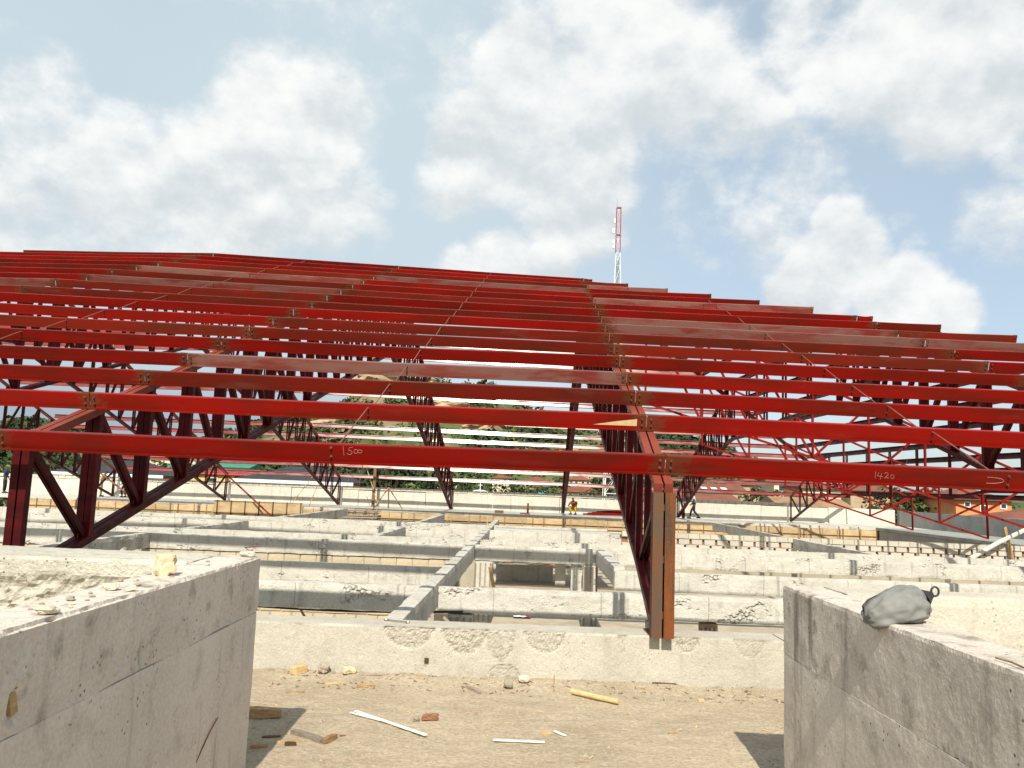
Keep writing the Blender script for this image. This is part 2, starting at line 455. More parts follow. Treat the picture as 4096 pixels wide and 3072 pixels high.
class MB:
    def __init__(self):
        self.v = []; self.f = []

    def box(self, c, s, rot=None):
        b = len(self.v)
        c = Vector(c)
        for dx in (-.5, .5):
            for dy in (-.5, .5):
                for dz in (-.5, .5):
                    p = Vector((dx * s[0], dy * s[1], dz * s[2]))
                    if rot is not None: p = rot @ p
                    self.v.append(p + c)
        for q in ((0, 1, 3, 2), (4, 6, 7, 5), (0, 4, 5, 1), (2, 3, 7, 6), (0, 2, 6, 4), (1, 5, 7, 3)):
            self.f.append(tuple(b + i for i in q))
        return self

    def bar(self, p, q, w, h, lat=None):
        """box from p to q; w across (along lat), h in the other direction"""
        p = Vector(p); q = Vector(q)
        d = (q - p)
        L = d.length
        d.normalize()
        lat = Vector(lat) if lat is not None else (d.cross(Vector((0, 0, 1))) if abs(d.z) < 0.95 else Vector((1, 0, 0)))
        lat = (lat - d * lat.dot(d)).normalized()
        n = d.cross(lat).normalized()
        M = Matrix((d, lat, n)).transposed()
        return self.box((p + q) / 2, (L, w, h), M)

    def tube(self, pts, r, n=6, cap=True):
        pts = [Vector(p) for p in pts]
        b = len(self.v)
        prev = None
        for i, p in enumerate(pts):
            d = (pts[min(i + 1, len(pts) - 1)] - pts[max(i - 1, 0)]).normalized()
            if prev is None:
                a = d.cross(Vector((0, 0, 1)))
                if a.length < 0.1: a = d.cross(Vector((1, 0, 0)))
            else:
                a = prev - d * prev.dot(d)
            a.normalize(); prev = a
            c = d.cross(a)
            rr = r[i] if isinstance(r, (list, tuple)) else r
            for k in range(n):
                t = 2 * math.pi * k / n
                self.v.append(p + (a * math.cos(t) + c * math.sin(t)) * rr)
        for i in range(len(pts) - 1):
            for k in range(n):
                self.f.append((b + i * n + k, b + i * n + (k + 1) % n, b + (i + 1) * n + (k + 1) % n, b + (i + 1) * n + k))
        if cap:
            self.f.append(tuple(b + k for k in reversed(range(n))))
            self.f.append(tuple(b + (len(pts) - 1) * n + k for k in range(n)))
        return self

    def sweep(self, sec, frames):
        """closed 2-D section swept through frames [(origin, A, B)]"""
        b = len(self.v); n = len(sec)
        for (o, A, B) in frames:
            for (x, y) in sec:
                self.v.append(Vector(o) + A * x + B * y)
        for i in range(len(frames) - 1):
            for k in range(n):
                self.f.append((b + i * n + k, b + i * n + (k + 1) % n, b + (i + 1) * n + (k + 1) % n, b + (i + 1) * n + k))
        self.f.append(tuple(b + k for k in reversed(range(n))))
        self.f.append(tuple(b + (len(frames) - 1) * n + k for k in range(n)))
        return self

    def build(self, name, mat, parent=None, org=None, smooth=False):
        return obj(name, self.v, self.f, mat, parent, org, smooth)


def nz(p, s, seed=0):
    return noise.noise(Vector((p[0] * s + seed * 7.3, p[1] * s - seed * 3.1, p[2] * s + seed * 1.7)))


def rough_box(x0, x1, y0, y1, z0, z1, cell, amp, seed=0, chip=0.0, fn=None, open_bottom=False, ymap=None, toponly=False):
    """subdivided box with uneven faces and broken arrises"""
    def ax(a, b):
        n = max(1, int(round((b - a) / cell)))
        return [a + (b - a) * i / n for i in range(n + 1)]
    X, Y, Z = ax(x0, x1), ax(y0, y1), ax(z0, z1)
    idx = {}; V = []; Fc = []

    def vid(i, j, k):
        key = (i, j, k)
        if key in idx: return idx[key]
        p = Vector((X[i], Y[j], Z[k]))
        ex = -1 if i == 0 else (1 if i == len(X) - 1 else 0)
        ey = -1 if j == 0 else (1 if j == len(Y) - 1 else 0)
        ez = -1 if k == 0 else (1 if k == len(Z) - 1 else 0)
        ne = abs(ex) + abs(ey) + abs(ez)
        nrm = Vector((ex, ey, ez))
        d = nz(p, 1.7, seed) * 0.6 + nz(p, 6.0, seed + 3) * 0.4 + nz(p, 19.0, seed + 5) * 0.2
        q_ = p + nrm * (d * amp)
        if ne >= 2 and chip and (ez == 1 or not toponly):
            c = max(0.0, nz(p, 3.0, seed + 9) + 0.15) + max(0.0, nz(p, 11.0, seed + 11)) * 0.8
            q_ -= nrm * (chip * (0.25 + c))
        if fn: q_ = fn(q_, ex, ey, ez)
        if ymap: q_ = ymap(q_)
        idx[key] = len(V); V.append(q_)
        return idx[key]
    nx, ny, nzz = len(X) - 1, len(Y) - 1, len(Z) - 1
    for i in range(nx):
        for j in range(ny):
            Fc.append((vid(i, j, nzz), vid(i + 1, j, nzz), vid(i + 1, j + 1, nzz), vid(i, j + 1, nzz)))
            if not open_bottom:
                Fc.append((vid(i, j, 0), vid(i, j + 1, 0), vid(i + 1, j + 1, 0), vid(i + 1, j, 0)))
    for i in range(nx):
        for k in range(nzz):
            Fc.append((vid(i, 0, k), vid(i + 1, 0, k), vid(i + 1, 0, k + 1), vid(i, 0, k + 1)))
            Fc.append((vid(i, ny, k), vid(i, ny, k + 1), vid(i + 1, ny, k + 1), vid(i + 1, ny, k)))
    for j in range(ny):
        for k in range(nzz):
            Fc.append((vid(0, j, k), vid(0, j, k + 1), vid(0, j + 1, k + 1), vid(0, j + 1, k)))
            Fc.append((vid(nx, j, k), vid(nx, j + 1, k), vid(nx, j + 1, k + 1), vid(nx, j, k + 1)))
    return V, Fc


ORD = ['first', 'second', 'third', 'fourth', 'fifth', 'sixth', 'seventh', 'eighth', 'ninth', 'tenth', 'eleventh', 'twelfth', 'thirteenth', 'fourteenth', 'fifteenth', 'sixteenth', 'seventeenth', 'eighteenth', 'nineteenth', 'twentieth']


def ordn(i):
    if i < 20: return ORD[i]
    t = ['twenty', 'thirty', 'forty'][(i + 1) // 10 - 2] if (i + 1) % 10 else ['twentieth', 'thirtieth', 'fortieth'][(i + 1) // 10 - 2]
    return t if (i + 1) % 10 == 0 else t + '-' + ORD[(i + 1) % 10 - 1]


# ==================================================================== SETTING
# ground with the hill behind the town
RIDGE = [(-2.2, -0.01), (-0.8974, 0.0067), (-0.7476, 0.0308), (-0.6271, 0.0507), (-0.6092, 0.0557), (-0.5812, 0.0524), (-0.5373, 0.0442), (-0.4968, 0.0387), (-0.4109, 0.0398), (-0.3653, 0.0452), (-0.3342, 0.0519), (-0.3155, 0.0609), (-0.287, 0.0722), (-0.2447, 0.0806), (-0.1997, 0.101), (-0.1909, 0.12), (-0.1462, 0.1239), (-0.108, 0.1232), (-0.0614, 0.1212), (-0.0272, 0.12), (-0.0017, 0.1023), (0.0125, 0.0935), (0.0484, 0.0818), (0.0981, 0.0704), (0.1567, 0.0705), (0.203, 0.0685), (0.2459, 0.0606), (0.2739, 0.0509), (0.2841, 0.0458), (0.3004, 0.0421), (0.317, 0.0281), (0.3323, 0.015), (0.3873, 0.0094), (0.5097, 0.0095), (0.6321, 0.008), (0.7851, 0.0092), (0.9688, 0.01), (2.2, 0.0)]
RY = 430.0


def ridge(t):
    for i in range(len(RIDGE) - 1):
        if RIDGE[i][0] <= t <= RIDGE[i + 1][0]:
            a, b = RIDGE[i], RIDGE[i + 1]
            return (a[1] + (b[1] - a[1]) * (t - a[0]) / (b[0] - a[0])) * RY
    return -8.0


def ss(a, b, x):
    t = max(0.0, min(1.0, (x - a) / (b - a)))
    return t * t * (3 - 2 * t)


def terr(x, y):
    base = -9.5 + 3.0 * ss(90, 240, y)
    if y > 120:
        rz = ridge(x / max(y, 1.0)) - 3.5
        base += (rz - base) * ss(185, RY, y) * (1 - ss(RY, 1100, y))
        base += 2.2 * noise.noise(Vector((x * 0.02, y * 0.02, 0))) * ss(150, 260, y) + 1.0 * noise.noise(Vector((x * 0.07, y * 0.07, 3))) * ss(150, 260, y)
    return base


ys = [-80, -20, 30, 70, 100] + [120 + 12 * i for i in range(33)] + [540, 600, 700, 850, 1100, 1600, 2600, 5000]
V = []; Fc = []
NT = 150
for y in ys:
    for i in range(NT + 1):
        t = -1.5 + 3.0 * i / NT
        x = t * max(y, 260.0) if y < 700 else t * y
        V.append((x, y, terr(x, y)))
for j in range(len(ys) - 1):
    for i in range(NT):
        a = j * (NT + 1) + i
        Fc.append((a, a + 1, a + NT + 2, a + NT + 1))
tag(obj('ground', V, Fc, 'hill', smooth=True, org=(0, 0, 0)), kind='structure')

# near roof deck
FZ = -2.07
V = []; Fc = []
nx_, ny_ = 150, 110
for j in range(ny_ + 1):
    for i in range(nx_ + 1):
        x = -4.5 + 9.5 * i / nx_; y = 2.2 + 6.9 * j / ny_
        h = 0.016 * nz((x, y, 0), 1.6, 1) + 0.010 * nz((x * 1.0, y * 2.0, 0), 5.0, 2) + 0.004 * nz((x, y, 0), 14.0, 3)
        h += 0.05 * ss(8.45, 8.9, y) * (0.7 + 0.6 * nz((x, y, 0), 3.0, 4))     # dirt banked against the beam
        V.append((x, y, FZ + h))
for j in range(ny_):
    for i in range(nx_):
        a = j * (nx_ + 1) + i
        Fc.append((a, a + 1, a + nx_ + 2, a + nx_ + 1))
tag(obj('deck_floor', V, Fc, 'deck', smooth=True, org=(0, 0, FZ)), kind='structure')
tag(MB().box((0, 1.5, FZ - 0.17), (60, 14.6, 0.25)).build('deck_slab', 'deck'), kind='structure')
tag(MB().box((-4, 31.0, -4.1), (62, 44, 0.2)).build('lower_floor', 'lower_floor'), kind='structure')

# ==================================================================== FOREGROUND WALLS
LT, LX, LXI = -0.592, -1.78, -2.07


def wallfn(seed):
    def fn(p, ex, ey, ez):
        return p
    return fn


t = thing('concrete_wall', 'stained concrete wall with crumbs and a broken block on its top', 'wall', (-1.93, 4.0, FZ - 0.04))


PR = random.Random(3)
HOL = [(PR.uniform(2.6, 5.9), PR.uniform(-0.97, -0.63), PR.uniform(.010, .030), PR.uniform(.012, .045), PR.uniform(.006, .016)) for _ in range(34)]


def pits_left(p, ex, ey, ez):
    # honeycombed pockets with formwork stubs on the shaded face
    if ex == 1:
        for (y, z, ry, rz, d) in ((3.11, -0.87, 0.05, 0.075, 0.03), (4.16, -0.91, 0.04, 0.08, 0.025), (5.36, -0.91, 0.06, 0.07, 0.02), (3.62, -0.80, 0.022, 0.022, 0.014)) + tuple(HOL):
            r = ((p.y - y) / ry) ** 2 + ((p.z - z) / rz) ** 2
            if r < 1: p = p - Vector((d * (1 - r) * (0.8 + nz(p, 30, 2)), 0, 0))
    return p


V, Fc = rough_box(LXI, LX, 1.6, 6.05, -0.985, LT, 0.020, 0.010, 1, 0.018, pits_left, toponly=True)
obj('upper_lift', V, Fc, 'conc_wall', t, smooth=False)
V, Fc = rough_box(LXI + 0.005, LX + 0.003, 1.6, 6.03, FZ - 0.04, -0.986, 0.06, 0.005, 2, 0.003)
obj('lower_lift', V, Fc, 'conc_lower', t)


def honeyc(p, ex, ey, ez):
    if ey == -1:
        dz = LT - p.z
        k = ss(0.10, 0.17, dz + 0.03 * nz(p, 5, 8))
        p = p + Vector((0, 0.035 * k + k * 0.035 * nz(p, 17, 3) + k * 0.02 * nz(p, 45, 4) - 0.006, 0))
    return p


V, Fc = rough_box(-5.2, LXI - 0.002, 5.42, 6.05, -1.5, LT + 0.004, 0.022, 0.008, 5, 0.012, honeyc)
obj('return_wall', V, Fc, 'conc_rough', t)
MB().bar((LX - 0.020, 3.10, -0.83), (LX - 0.016, 3.12, -0.91), 0.042, 0.03, (0, 1, 0)).build('formwork_stub', 'timber_pale', t)
MB().tube([(LX + 0.004, 5.03, -1.70), (LX + 0.012, 5.2, -1.58), (LX + 0.012, 5.33, -1.53)], 0.004, 5).build('tie_wire', 'rod', t)

RT, RX, RXI = -0.640, 1.97, 2.25
t = thing('concrete_wall', 'smoother concrete wall carrying the grey cloth bag on its top', 'wall', (2.1, 4.0, FZ - 0.04))


def pits_right(p, ex, ey, ez):
    if ex == -1:
        for (y, z, ry, rz, d) in ((5.28, -1.06, 0.05, 0.03, 0.02), (4.62, -1.02, 0.02, 0.02, 0.012), (3.65, -1.10, 0.02, 0.02, 0.02), (4.77, -0.89, 0.02, 0.03, 0.008), (4.55, -1.36, 0.03, 0.06, 0.01)):
            r = ((p.y - y) / ry) ** 2 + ((p.z - z) / rz) ** 2
            if r < 1: p = p + Vector((d * (1 - r), 0, 0))
    return p


V, Fc = rough_box(RX, RXI, 1.6, 5.86, -1.105, RT, 0.025, 0.006, 21, 0.009, pits_right, toponly=True)
obj('upper_lift', V, Fc, 'conc_wall', t)
V, Fc = rough_box(RX - 0.002, RXI - 0.005, 1.6, 5.855, FZ - 0.04, -1.106, 0.06, 0.005, 22, 0.003)
obj('lower_lift', V, Fc, 'conc_lower', t)
V, Fc = rough_box(RXI + 0.002, 6.5, 5.45, 5.87, -1.6, RT + 0.004, 0.06, 0.008, 23, 0.012)
obj('return_wall', V, Fc, 'conc_cream', t)

# ==================================================================== PARAPET BEAM AND CONCRETE GRID
PZ, PY0, PY1 = -1.55, 8.87, 9.32
DISC = [(-0.99, -1.53, 0.27, 0.24, 1.0), (-0.40, -1.53, 0.25, 0.28, 1.0), (-0.02, -1.55, 0.16, 0.33, 0.7), (0.45, -1.53, 0.23, 0.24, 0.7), (0.03, -2.0, 0.16, 0.10, 0.5), (1.95, -1.57, 0.13, 0.14, 0.8), (2.62, -1.56, 0.16, 0.18, 0.35), (1.27, -1.56, 0.05, 0.19, 0.4)]


def parfn(p, ex, ey, ez):
    if ey == -1 or (ez == 1):
        if ez == 1 and ey == -1:
            p = p + Vector((0, 0.012, -0.012))
        for (x, z, rx, rz, s) in DISC:
            r = math.hypot((p.x - x) / rx, (p.z - z) / rz)
            if r < 1.08 and ey == -1:
                k = ss(1.08, 0.94, r)
                p = p + Vector((0, k * s * (0.010 + 0.014 * max(-0.4, nz(p, 22, 6)) + 0.016 * max(-0.2, nz(p, 48, 7)) + 0.010 * ss(0.75, 1.0, r)), 0))
    return p


t = thing('parapet_beam', 'long cream concrete upstand beam with hammer-chipped arcs along its top edge', 'beam', (0, 9.1, FZ - 0.05))
V, Fc = rough_box(-2.75, 3.0, PY0, PY1, FZ - 0.05, PZ, 0.019, 0.007, 31, 0.008, parfn)
po = obj('pour_section', V, Fc, 'conc_parapet', t)
wa = po.data.attributes.new('wear', 'FLOAT', 'POINT')
vals = []
for v in V:
    k = 0.0
    if v.y < PY0 + 0.08:
        for (x, z, rx, rz, s_) in DISC:
            r = math.hypot((v.x - x) / rx, (v.z - z) / rz) + 0.10 * nz(v, 9, 4)
            k = max(k, ss(1.05, 0.92, r) * min(1.0, s_ + 0.1) * (0.55 + 0.45 * ss(0.6, 1.0, r)))
    vals.append(k)
wa.data.foreach_set('value', vals)
V, Fc = rough_box(-34, -2.752, PY0 + .004, PY1, FZ - 0.05, PZ, 0.30, 0.008, 32, 0.008)
obj('pour_section', V, Fc, 'conc_parapet', t)
V, Fc = rough_box(3.002, 26, PY0 - .005, PY1, FZ - 0.05, PZ + .003, 0.30, 0.008, 33, 0.008)
obj('pour_section', V, Fc, 'conc_parapet', t)
MB().box((-0.79, PY0 - 0.004, -1.885), (0.045, 0.03, 0.05)).build('formwork_stub', 'timber_dark', t)


def bz(y):
    return -1.722 - 0.003 * (y - 13)


def YX(X0, y):           # the cross beams run very slightly to +X
    return X0 + 0.028 * (y - 9.6)


GRP = 'concrete floor beams'


def xbeam(x0, x1, y, label, dep=0.43, w=0.24, cell=0.12, mat='conc_beam', dz=0.0):
    z1 = bz(y) + dz
    V, Fc = rough_box(x0, x1, y, y + w, z1 - dep, z1, cell, 0.013, int(y * 10 + x0), 0.016)
    o = obj('concrete_beam', V, Fc, mat)
    return tag(o, label, 'beam', GRP)


def ybeam(X0, y0, y1, label, dep=0.43, w=0.24, cell=0.10):
    z1 = 0.0
    V, Fc = rough_box(0, w, y0, y1, -dep, 0, cell, 0.010, int(y0 * 7 + X0 * 3), 0.016,
                      ymap=lambda p: Vector((p.x + YX(X0, p.y), p.y, p.z + bz(p.y) + 0.006)))
    o = obj('concrete_beam', V, Fc, 'conc_beam')
    return tag(o, label, 'beam', GRP)


ROW = [13.9, 17.45, 23.2, 25.5, 31.2, 35.0]
YB = -1.49
ybeam(YB, PY1 + 0.003, 41.0, 'long concrete cross beam running from the chipped parapet beam past the floor opening', cell=0.10)
ybeam(2.15, ROW[1] + 0.745, ROW[2] - 0.003, 'short concrete cross beam edging the floor opening on the rusty post side', cell=0.08)
ybeam(-10.6, ROW[1] + 0.243, ROW[2] - .003, 'shaded concrete cross beam beyond the wall with the broken block, nearer span')
ybeam(-10.6, ROW[3] + 0.243, ROW[4] - .003, 'shaded concrete cross beam beyond the wall with the broken block, middle span')
ybeam(-10.6, ROW[5] + 0.243, 48, 'shaded concrete cross beam beyond the wall with the broken block, span by the far walkway', cell=0.3)
ybeam(-4.65, ROW[3] + 0.243, ROW[4] - .003, 'concrete cross beam halfway between the long one and the shaded ones, nearer span')
ybeam(-4.65, ROW[5] + 0.243, 45, 'concrete cross beam halfway between the long one and the shaded ones, farther span', cell=0.3)
ybeam(10.9, ROW[3] + 0.243, 33.3, 'concrete cross beam by the open-jointed block wall, nearer span', cell=0.2)
ybeam(10.9, 33.9, 48, 'concrete cross beam by the open-jointed block wall, farther span', cell=0.3)
SIDE = ['on the side of the wall with the broken block', 'on the rusty post side']
for r_, y in enumerate(ROW):
    xb = YX(YB, y)
    xbeam(-26 if r_ > 1 else -18, xb - 0.003, y, 'pale concrete beam, %s row beyond the chipped parapet, %s' % (ORD[r_], SIDE[0]), cell=0.075 if r_ < 3 else 0.25, dz=(-0.045, -0.08, 0, 0, 0, 0)[r_])
    if r_ == 1:
        xbeam(YX(2.15, y), 22, y + 0.5, 'pale concrete beam, second row beyond the chipped parapet, %s' % SIDE[1], dep=0.42, cell=0.075, dz=-0.06)
    elif r_ == 0:
        xbeam(xb + 0.243, 22, y + 0.25, 'pale concrete beam, first row beyond the chipped parapet, %s' % SIDE[1], dep=0.43, cell=0.075, dz=-0.07)
    elif r_ == 2:
        xe_ = YX(2.15, y) + 0.24
        xbeam(xb + 0.243, xe_ - 0.002, y, 'concrete beam closing the back of the floor opening', cell=0.075)
        xbeam(xe_ + 0.002, 22, y + 0.5, 'pale concrete beam, third row beyond the chipped parapet, %s' % SIDE[1], cell=0.075, dz=-0.07)
    elif r_ < 4:
        xbeam(xb + 0.243, 22, y, 'pale concrete beam, %s row beyond the chipped parapet, %s' % (ORD[r_], SIDE[1]), dep=0.43, cell=0.075 if r_ < 3 else 0.25, dz=-0.03 if r_ == 0 else 0)
    elif r_ == 4:
        xbeam(xb + 0.243, 4.3, y, 'pale concrete beam, fifth row beyond the chipped parapet, %s' % SIDE[1], cell=0.25)
    else:
        xbeam(xb + 0.243, 4.3, y, 'pale concrete beam, sixth row beyond the chipped parapet, %s' % SIDE[1], cell=0.25)

# ---- block walls
BM = []
for s_ in range(3):
    V, Fc = rough_box(-0.215, 0.215, -0.09, 0.09, -0.1, 0.1, 0.11, 0.010, 60 + s_, 0.012)
    me = bpy.data.meshes.new('block'); me.from_pydata([tuple(v) for v in V], [], Fc); me.materials.append(MATS['block']); BM.append(me)
BP = []
for s_ in range(2):
    V, Fc = rough_box(-0.215, 0.215, -0.09, 0.09, -0.1, 0.1, 0.2, 0.010, 70 + s_, 0.010)
    me = bpy.data.meshes.new('block'); me.from_pydata([tuple(v) for v in V], [], Fc); me.materials.append(MATS['block_pale']); BP.append(me)


def block_wall(x0, x1, y, ztop, courses, label, meshes=BM, zfoot=-4.0, gap=0.0, open_from=9):
    t = thing('block_wall', label, 'wall', ((x0 + x1) / 2, y + 0.09, zfoot))
    zb = ztop - courses * 0.222
    if zb > zfoot + 0.02:
        MB().box(((x0 + x1) / 2, y + 0.1, (zfoot + zb) / 2 - 0.004), (x1 - x0, 0.17, zb - zfoot)).build('plain_base', 'mortar', t)
    for c_ in range(courses):
        z = ztop - 0.111 - c_ * 0.222
        stp = 0.45 if c_ < open_from else 0.52
        x = x0 + (0.225 if c_ % 2 else 0.0) + 0.225
        while x < x1 - 0.2:
            inst('block', meshes[rnd.randrange(len(meshes))], (x, y + 0.09 + rnd.uniform(-.006, .006), z), t)
            x += stp
        if c_ < open_from:
            MB().box(((x0 + x1) / 2, y + 0.1, z), (x1 - x0, 0.14, 0.2215)).build('mortar', 'mortar', t)
        else:
            MB().box(((x0 + x1) / 2, y + 0.15, z - 0.012), (x1 - x0, 0.06, 0.196)).build('backing', 'stone_brown', t)
    return t


block_wall(-9.6, -1.45, ROW[1] + 0.03, bz(17.4) - 0.44, 8, 'sandy block wall filling below the second beam row')
block_wall(-17.0, -1.25, ROW[2] + 0.03, bz(22.8) - 0.44, 3, 'sandy block wall just under the third beam row, by the shadow stripes')
block_wall(-22.0, -1.05, ROW[4] + 0.03, bz(31.2) - 0.44, 2, 'sandy block wall under the fifth beam row')
block_wall(4.7, 21.4, 33.5, -1.75, 3, 'pale block wall with open brown joints beyond the rusty posts', BP, open_from=1)
block_wall(-8.9, -1.2, 49.3, -2.46, 1, 'low single course of blocks below the plywood formwork', BM)

# far walkway, parapet and end wall
t = tag(obj('walkway', *rough_box(-46, 26.2, 50.4, 55.0, -2.02, -1.85, 0.8, 0.012, 81, 0.01), 'conc_beam'), kind='structure')
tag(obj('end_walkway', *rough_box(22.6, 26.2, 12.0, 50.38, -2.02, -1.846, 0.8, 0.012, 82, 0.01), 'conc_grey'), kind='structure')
t = thing('far_parapet', 'long sunlit concrete parapet with a block course on top behind the workers', 'wall', (-10, 55.1, -1.9))
x = -46.0
i = 0
while x < 26:
    w = min(4.5, 26 - x)
    obj('panel', *rough_box(x + .006, x + w - .006, 55.002 + 0.004 * (i % 2), 55.22, -1.9, -0.80 - 0.02 * (i % 3), 0.5, 0.012, 90 + i, 0.014), 'conc_far', t)
    x += w; i += 1
x = -34.0
while x < 20.2:
    inst('block', BP[rnd.randrange(2)], (x, 55.11, -0.69 + rnd.uniform(-.012, .004)), t)
    x += 0.45
MB().box((-7, 55.11, -0.745), (54.5, 0.13, 0.12)).build('mortar', 'mortar', t)
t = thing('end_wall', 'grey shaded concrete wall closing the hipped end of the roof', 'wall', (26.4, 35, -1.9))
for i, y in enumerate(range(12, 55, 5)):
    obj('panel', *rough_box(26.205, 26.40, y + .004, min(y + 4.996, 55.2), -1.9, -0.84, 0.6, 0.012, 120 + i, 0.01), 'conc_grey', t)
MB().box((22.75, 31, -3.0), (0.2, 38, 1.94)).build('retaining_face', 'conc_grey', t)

# plywood formwork under the walkway edge
x = -30.0
i = 0
while x < 22.3:
    w = min(2.4, 22.64 - x)
    ztop = -2.025 if i % 7 else -1.93
    zt = -2.025
    t = thing('plywood_form', 'yellow plywood form under the far walkway, %s from the shaded end' % ordn(i), 'formwork', (x + w / 2, 50.3, -2.62), 'plywood forms under the far walkway')
    MB().box((x + w / 2, 50.34 + 0.004 * (i % 2), -2.32), (w - 0.012, 0.02, 0.58)).build('plywood_sheet', 'plywood', t)
    for k in range(3):
        MB().box((x + 0.3 + 0.9 * k + rnd.uniform(-.15, .15), 50.30, -2.31 + rnd.uniform(-.03, .05)), (0.06, 0.05, 0.62)).build('batten', 'timber', t)
    MB().box((x + w / 2, 50.29, -2.40), (w - 0.05, 0.03, 0.03)).build('waler', 'timber_dark', t)
    x += w; i += 1
MB_ = MB().box((-3.7, 50.5, -3.4), (52.6, 0.12, 1.55))
tag(MB_.build('retaining_wall', 'conc_beam'), 'plain concrete wall in shade below the plywood formwork', 'wall')

# ==================================================================== STEEL ROOF
PYn = [9.03, 10.777, 12.178, 13.566, 14.915, 16.262, 17.615, 18.974, 20.425, 21.755, 23.165, 24.499, 25.902, 27.32, 28.716, 30.217, 31.703]
PZn = [0.371, 0.969, 1.452, 1.925, 2.416, 2.879, 3.358, 3.844, 4.316, 4.808, 5.282, 5.763, 6.248, 6.742, 7.227, 7.737, 8.228]
KAZ = math.sin(R(2.466))
TX = {-4: -28.1, -3: -20.65, -2: -13.157, -1: -5.716, 0: 1.714, 1: 9.33, 2: 16.8}
GK = {-4: 0.0, -3: 0.30, -2: 0.449, -1: 0.227, 0: 0.0, 1: 0.0, 2: 0.0}
DK = {-4: 0, -3: 0, -2: 0.02, -1: 0, 0: 0, 1: -0.07, 2: -0.09}
YR = 31.703


def trx(k, y):
    return TX[k] + KAZ * (y - 8.5)


def ztop(k, y):
    """height of the purlin tops over truss k at depth y"""
    yy = y if y <= YR else 2 * YR - y
    far = y > YR
    if yy <= PYn[0]:
        n = 0.0; z = PZn[0] + (yy - PYn[0]) * 0.342
    else:
        for i in range(16):
            if yy <= PYn[i + 1] + 1e-6:
                f = (yy - PYn[i]) / (PYn[i + 1] - PYn[i]); n = i + f
                z = PZn[i] + (PZn[i + 1] - PZn[i]) * f
                break
    if far: z -= 0.20 * max(0.0, 1 - n / 4.0)
    return z + GK[k] * n / 16 + DK[k]


SL = math.atan2(PZn[16] - PZn[0], PYn[16] - PYn[0])
PH = 0.204                          # purlin depth
SEC = [(0, PH - 0.010), (0.003, PH - 0.003), (0.010, PH), (0.066, PH), (0.066, PH - 0.02), (0.060, PH - 0.02), (0.060, PH - 0.006), (0.006, PH - 0.006), (0.006, 0), (-0.066, 0), (-0.066, 0.02), (-0.060, 0.02), (-0.060, 0.006), (0, 0.006)]


def purlin(p, q, up, nor, mat, label, group, bolts=None, mid=None):
    """Z-purlin with web tops at p and q"""
    p = Vector(p); q = Vector(q)
    base = (p + q) / 2 - nor * PH
    t = thing('roof_purlin', label, 'purlin', base, group)
    o1 = p - nor * PH; o2 = q - nor * PH
    n = 2
    frames = [(o1 + (o2 - o1) * (i / n), up, nor) for i in range(n + 1)]
    # cold formed steel: a little bow
    frames[1] = (frames[1][0] - nor * (0.020 * rnd.random()), up, nor)
    MB().sweep(SEC, frames).build('section', mat, t)
    if bolts:
        d = (q - p).normalized()
        for (s0, sgn) in ((p, 1), (q, -1)):
            for h in (0.060, 0.145):
                o = inst('bolt', BOLT, s0 + d * (0.055 * sgn) - nor * (PH - h) - up * 0.002, t)
                o.rotation_euler = (SL, 0, 0)
        MB().bar(q - d * 0.05 + up * 0.014 - nor * (PH - 0.01), q - d * 0.05 + up * 0.014 + nor * 0.012, 0.10, 0.010, d).build('cleat', 'rust', t)
    if mid is not None:
        for h in (0.050, 0.150):
            o = inst('bolt', BOLT, p + (q - p) * mid - nor * (PH - h) - up * 0.002, t)
            o.rotation_euler = (SL, 0, 0)
    return t


mb = MB().tube([(0, 0.002, 0), (0, -0.004, 0)], 0.017, 8).tube([(0, -0.004, 0), (0, -0.018, 0)], 0.012, 6).tube([(0, -0.018, 0), (0, -0.034, 0)], 0.007, 6)
BOLT = bpy.data.meshes.new('bolt')
BOLT.from_pydata([tuple(v) for v in mb.v], [], mb.f)
BOLT.materials.append(MATS['bolt'])

UPF = Vector((0, math.cos(SL), math.sin(SL))); NF = Vector((0, -math.sin(SL), math.cos(SL)))
UPB = Vector((0, -math.cos(SL), math.sin(SL))); NB = Vector((0, math.sin(SL), math.cos(SL)))


def hipx(n):
    return 3.06 + 1.228 * (16 - n)


def hipl(n):
    return -19.75 - 1.228 * (16 - n)


BAYN = {-3: 'last bay on the stained wall side', -2: 'next bay on the stained wall side', -1: 'bay chalked 1500 over the opening', 0: 'bay chalked 1420 past the rusty posts', 1: 'next bay on the bag side', 2: 'last bay on the bag side'}
FAD = {(3, -1): 'paint_faded', (7, 0): 'paint_faded', (8, 0): 'paint_faded', (10, -2): 'paint_faded', (6, 0): 'paint_brown', (5, 0): 'paint_brown', (12, -2): 'paint_faded', (13, -1): 'paint_faded', (7, 1): 'paint_faded', (8, 1): 'paint_brown', (9, 1): 'paint_brown',
       (5, -1): 'paint_brown', (6, -1): 'paint_brown', (10, -1): 'paint_brown', (8, -2): 'paint_brown', (11, -2): 'paint_brown', (14, 0): 'paint_faded', (11, 0): 'paint_faded', (5, -2): 'paint_brown', (9, -3): 'paint_faded', (8, -1): 'paint_brown', (3, 0): 'paint_red'}
FRONT = {}
